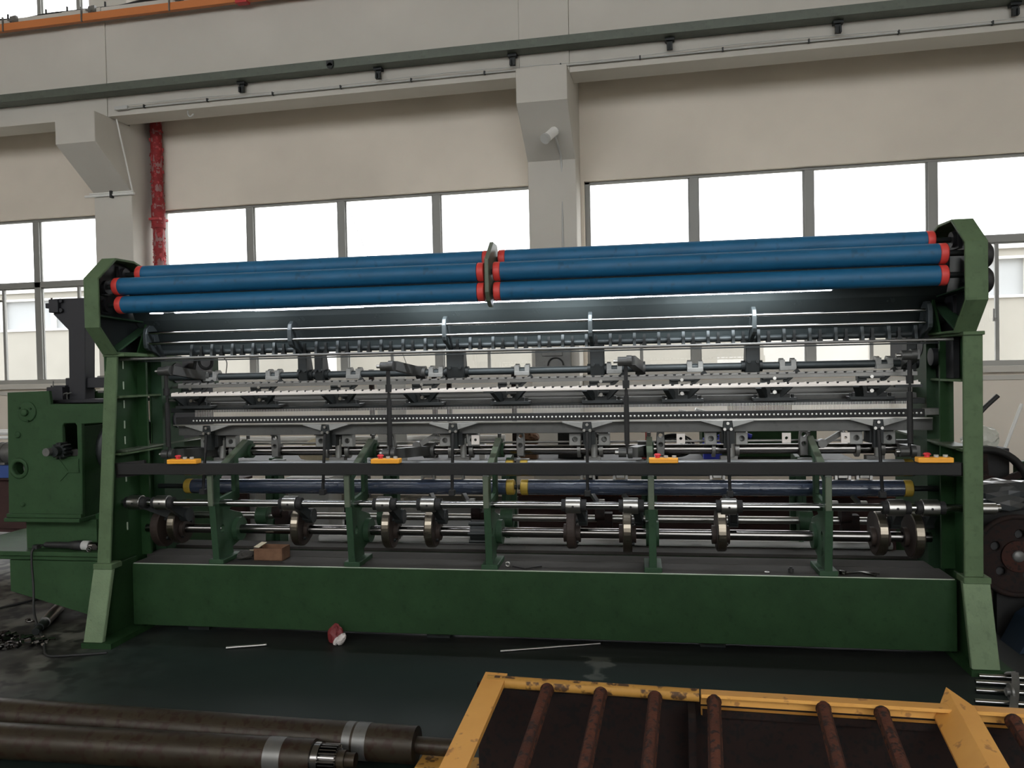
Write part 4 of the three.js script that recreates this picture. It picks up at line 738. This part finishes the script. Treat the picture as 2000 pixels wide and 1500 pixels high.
// ---------------------------------------------------------------- clutter right of and behind the machine
{
  const fw = thing('flywheel', 'large dark spoked wheel standing behind the right post', 'wheel', [2.66, 0.3, -6.5]);
  part(fw, 'rim', [new THREE.TorusGeometry(0.29, 0.03, 12, 56).scale(1, 1, 1.6).translate(2.62, 0.62, -6.5)], M.rail);
  part(fw, 'hub', [cylZ(0.1, 2.62, 0.62, -6.56, -6.44, 24), ...[0.4, 1.65, 2.9, 4.2, 5.4].map((q) => bar([2.62, 0.62, -6.5], [2.62 + 0.28 * Math.cos(q), 0.62 + 0.28 * Math.sin(q), -6.5], 0.05, 0.03, [0, 0, 1]))], M.rustDark);
  part(fw, 'stand', [bx(2.5, 2.74, 0, 0.36, -6.6, -6.4)], M.rail);
  const rbm = thing('red_steel_beam', 'long dark red steel beam on the floor behind the machine', 'beam', [1.2, 0, -6.2]);
  part(rbm, 'web', [bx(-0.95, 3.6, 0.03, 0.60, -6.24, -6.2)], M.primer);
  part(rbm, 'flange', [bx(-0.95, 3.6, 0.595, 0.615, -6.3, -6.14), bx(-0.95, 3.6, 0, 0.03, -6.32, -6.12)], M.rust);
  const lb = thing('red_steel_beam', 'short dark red steel beam behind the gear housing', 'beam', [-4.8, 0, -6.1]);
  part(lb, 'web', [bx(-6.4, -3.2, 0.3, 0.74, -6.12, -6.08)], M.primer);
  part(lb, 'flange', [bx(-6.4, -3.2, 0.73, 0.75, -6.18, -6.02), bx(-6.4, -3.2, 0.28, 0.3, -6.18, -6.02), bx(-5.9, -5.7, 0, 0.28, -6.15, -6.05), bx(-3.7, -3.5, 0, 0.28, -6.15, -6.05)], M.primer);
  solo('blue_crate', 'blue plastic crate resting on the short red beam', 'crate', [rb(-5.75, -5.2, 0.7505, 0.858, -6.2, -6.0)], M.blueThing, [-5.4, 0.75, -6.1]);
  solo('grey_motor', 'grey motor on the wall side of the gear housing', 'motor', [cylX(0.09, -5.9, -5.28, 0.955, -6.1, 24), bx(-5.8, -5.4, 0.8615, 0.88, -6.18, -6.02), ...[0, 1, 2, 3, 4, 5, 6, 7].map((i) => cylX(0.096, -5.8 + i * 0.05, -5.785 + i * 0.05, 0.955, -6.1, 24))], M.castIron, [-5.6, 0.86, -6.1]);
  const pp = thing('white_pipe', 'white pipe on stands behind the gear housing', 'pipe', [-5.7, 0, -6.35]);
  part(pp, 'pipe', [cylX(0.026, -6.6, -4.2, 1.12, -6.35, 16), cylX(0.014, -6.6, -4.2, 1.07, -6.35, 12)], M.white);
  part(pp, 'stand', [bx(-4.5, -4.45, 0, 1.07, -6.37, -6.33), bx(-6.4, -6.35, 0, 1.07, -6.37, -6.33)], M.dark);
  const bw = thing('wrapped_bundle', 'black plastic-wrapped bundle beside the right post', 'bundle', [2.1, 0.66, -5.0]);
  part(bw, 'wrapping', [crumple(0.24, 0.11, 0.12, 17).translate(2.14, 0.775, -5.1)], phy([0.03, 0.034, 0.036], 0.25, 0, { clearcoat: 0.7, clearcoatRoughness: 0.25 }));
  part(bw, 'support', [bx(1.95, 2.4, 0.55, 0.715, -5.2, -5.03), bx(2.0, 2.05, 0, 0.55, -5.15, -5.05)], M.rail);
  const wl = thing('flange_wheel', 'rusty flanged wheel with bolt holes beside the right foot', 'wheel', [2.14, 0.2, -4.9]);
  const holes = [0.2, 1.45, 2.7, 3.95, 5.2].map((q) => [2.14 + 0.125 * Math.cos(q), 0.467 + 0.125 * Math.sin(q), 0.026]);
  part(wl, 'disc', [profZ(arcPts(2.14, 0.467, 0.235, 0, Math.PI * 2 * 39 / 40, 39), -4.93, -4.90, 0.006, holes)], M.rustDark);
  part(wl, 'rim', [new THREE.TorusGeometry(0.225, 0.016, 8, 44).translate(2.14, 0.467, -4.9)], M.rustDark);
  part(wl, 'back_plate', [cylZ(0.2, 2.14, 0.467, -4.95, -4.935, 32)], M.rubber);
  part(wl, 'hub', [cylZ(0.09, 2.14, 0.467, -4.9, -4.885, 28)], M.rustHub);
  part(wl, 'hub_cap', [latheZ([[0.001, 0.014], [0.026, 0.012], [0.034, 0]], 2.14, 0.467, -4.885)], M.castIron);
  part(wl, 'stand', [bx(2.05, 2.24, 0, 0.3, -5.0, -4.952)], M.rail);
  const bm = thing('blue_machine_cover', 'dark blue machine cover low beside the right foot', 'cover', [2.2, 0, -4.75]);
  part(bm, 'cover', [profZ([[2.02, 0], [2.5, 0], [2.5, 0.3], [2.3, 0.3], [2.1, 0.16]], -4.85, -4.6, 0.01)], std([0.008, 0.02, 0.04], 0.6));
  part(bm, 'coil', [new THREE.TorusGeometry(0.06, 0.014, 8, 24).translate(2.19, 0.18, -4.58), new THREE.TorusGeometry(0.04, 0.01, 8, 24).translate(2.19, 0.18, -4.57)], M.lightGrey);
  solo('plastic_bag', 'crumpled pale plastic bag on a dark box right of the right post', 'bag', [crumple(0.13, 0.10, 0.09, 23).translate(2.68, 0.97, -6.72)], M.plastic, [2.68, 0.9, -6.72]);
  solo('dark_box', 'dark box standing behind the big wheel with the plastic bag on it', 'box', [rb(2.55, 2.84, 0, 0.905, -6.82, -6.62)], M.rail, [2.7, 0, -6.72]);
  solo('bent_hose', 'black hose sticking up behind the right post', 'hose', [tube([[2.5, 0.02, -7.05], [2.62, 0.7, -7.05], [2.74, 1.09, -7.0], [2.80, 1.18, -7.0], [2.92, 1.30, -7.0]], 0.019, 34, 10)], M.rubber, [2.5, 0, -7.05]);
  solo('white_stick', 'thin white stick leaning at the right edge behind the big dark wheel', 'stick', [cyl([2.61, 0.012, -6.88], [3.09, 1.23, -6.98], 0.013, 10)], M.white, [2.61, 0, -6.88]);
  const gb = thing('green_bin', 'dark green metal bin at the right edge behind the big wheel', 'bin', [2.95, 0, -6.3]);
  part(gb, 'bin', [profZ([[2.88, 0], [3.3, 0], [3.3, 0.86], [2.88, 0.80]], -6.66, -6.6, 0.004), bx(3.1, 3.3, 0.84, 1.1, -6.66, -6.6)], M.greenInner);
  const vb = thing('blue_motor', 'small blue motor on a bracket behind the right end frame', 'motor', [1.9, 1.15, -5.95]);
  part(vb, 'motor', [cylY(0.055, 1.98, 1.18, 1.28, -5.95, 18), cylY(0.06, 1.98, 1.26, 1.29, -5.95, 18)], M.blueThing);
  part(vb, 'mount', [bx(1.9, 2.1, 1.12, 1.18, -6.0, -5.9), bx(1.97, 2.0, 0, 1.12, -5.97, -5.93)], M.dark);
  part(vb, 'rod', [cylX(0.01, 1.6, 2.1, 1.262, -5.85, 10)], M.white);
}
// bench behind the machine
{
  const b = thing('workbench', 'long dark workbench along the wall behind the machine', 'workbench', [-1.4, 0, -7.0]);
  part(b, 'tabletop', [bx(-4.9, 1.75, 0.76, 0.80, -7.35, -6.75)], M.rail);
  for (const x of [-4.8, -2.6, -0.4, 1.65]) for (const z of [-7.3, -6.8]) part(b, 'leg', [bx(x - 0.03, x + 0.03, 0, 0.76, z - 0.03, z + 0.03)], M.dark);
  for (const [xa, xb, l] of [[-2.44, -1.84, 'left'], [-1.70, -1.10, 'right']]) {
    const k = thing('rusty_stand', l + ' one of two rusty uprights in pairs on the bench', 'stand', [(xa + xb) / 2, 0.8, -7.05]);
    for (const x of [xa, xb]) part(k, 'upright', [bx(x - 0.02, x + 0.02, 0.80, 1.62, -7.07, -7.03)], M.rustDark);
    part(k, 'crossbar', [bx(xa - 0.02, xb + 0.02, 1.365, 1.4, -7.03, -7.01)], M.rustDark);
  }
  solo('white_tube', 'long white tube lying along the bench behind the machine', 'tube', [cylX(0.026, -4.37, -1.19, 0.985, -6.93, 18), cylX(0.03, -1.2, -1.17, 0.985, -6.93, 18), bx(-4.2, -4.15, 0.8, 0.96, -6.97, -6.89), bx(-1.4, -1.35, 0.8, 0.96, -6.97, -6.89)], M.white, [-2.78, 0.8, -6.93]);
  solo('cloth_bundle', 'cream cloth bundle before the white tube on the bench behind the machine', 'cloth', [crumple(0.2, 0.12, 0.07, 31).translate(-2.85, 0.885, -6.78)], M.cream, [-2.85, 0.8, -6.78]);
  solo('paper_parcel', 'torn brown paper parcel on the bench behind the machine', 'parcel', [rb(-1.03, -0.88, 0.8, 0.955, -7, -6.88), crumple(0.085, 0.05, 0.07, 33).translate(-0.95, 0.99, -6.94)], M.card, [-0.96, 0.8, -6.94]);
  solo('black_pulley', 'black round pulley standing on the bench behind the machine', 'pulley', [new THREE.TorusGeometry(0.1, 0.022, 10, 36).translate(-0.42, 0.924, -6.9), cylZ(0.085, -0.42, 0.924, -6.93, -6.88, 28), rb(-0.7, -0.42, 0.8, 1.03, -7.1, -6.95)], M.rail, [-0.42, 0.8, -6.95]);
  solo('red_stand', 'small red base with a wire stem on the bench', 'tool', [bx(0.03, 0.11, 0.8, 0.94, -6.95, -6.9), cylY(0.006, 0.07, 0.94, 1.03, -6.92, 8), cylX(0.005, 0.03, 0.12, 1.03, -6.92, 8)], M.redThing, [0.07, 0.8, -6.92]);
  const coil = []; for (let i = 0; i < 7; i++) coil.push(new THREE.TorusGeometry(0.06 + 0.008 * i, 0.008, 6, 26).scale(1.5, 0.9, 1).rotateY(rr(-0.5, 0.5)).translate(0.31 + rr(-0.02, 0.02), 0.912, -6.93 + rr(-0.03, 0.03)));
  solo('cable_coil', 'tangled coil of dark green cable on the bench', 'cable', coil, M.rail, [0.31, 0.8, -6.93]);
  solo('bent_tool', 'bright blue curved tool on the bench behind the right part', 'tool', [tube([[0.68, 0.98, -6.9], [0.75, 1.02, -6.9], [0.85, 1.01, -6.9], [0.95, 0.985, -6.9]], 0.022, 20, 10), bx(0.55, 0.7, 0.8, 0.975, -6.95, -6.85)], std([0.03, 0.05, 0.55], 0.4), [0.8, 0.8, -6.9]);
  solo('dark_chest', 'dark green chest on the bench right of the cable coil', 'chest', [rb(0.55, 1.5, 0.8, 1.06, -7.3, -7.0)], M.greenInner, [1.0, 0.8, -7.15]);
  solo('plywood_sheet', 'narrow plywood sheet standing against the wall behind the machine', 'board', [bx(0.80, 1.36, 0.8, 1.245, -7.34, -7.32)], M.wood, [1.08, 0.8, -7.33]);
  solo('loose_rod', 'left of two short bright rods sticking up behind the needle bar', 'rod', [cyl([0.35, 1.215, -6.9], [0.52, 1.17, -6.95], 0.012, 10), cyl([0.52, 1.17, -6.95], [0.9, 1.075, -7.1], 0.012, 10)], M.steel, [0.5, 1.06, -7]);
  solo('loose_rod', 'right of two short bright rods sticking up behind the needle bar', 'rod', [cyl([0.49, 1.225, -6.9], [0.63, 1.18, -6.95], 0.012, 10), cyl([0.63, 1.18, -6.95], [1.0, 1.075, -7.1], 0.012, 10)], M.steel, [0.6, 1.06, -7]);
  solo('printed_board', 'small white and blue triangular board leaning behind the machine', 'board', [profZ([[-2.32, 0.8], [-2.05, 0.8], [-2.05, 1.56], [-2.32, 1.52]], -6.85, -6.84, 0)], M.white, [-2.18, 0.8, -6.85]);
  for (const [x, w, h, l] of [[-3.35, 0.16, 0.62, 'narrow pale grey box under the bench'], [-2.9, 0.36, 0.72, 'wider pale grey box under the bench'], [-2.3, 0.3, 0.5, 'low pale grey box under the bench']]) solo('storage_box', l, 'box', [rb(x, x + w, 0, h, -6.5, -6.2, 0.01), bx(x - 0.01, x + w + 0.01, h - 0.05, h + 0.01, -6.51, -6.19)], M.lightGrey, [x + w / 2, 0, -6.35]);
}
renderer.render(scene, camera);
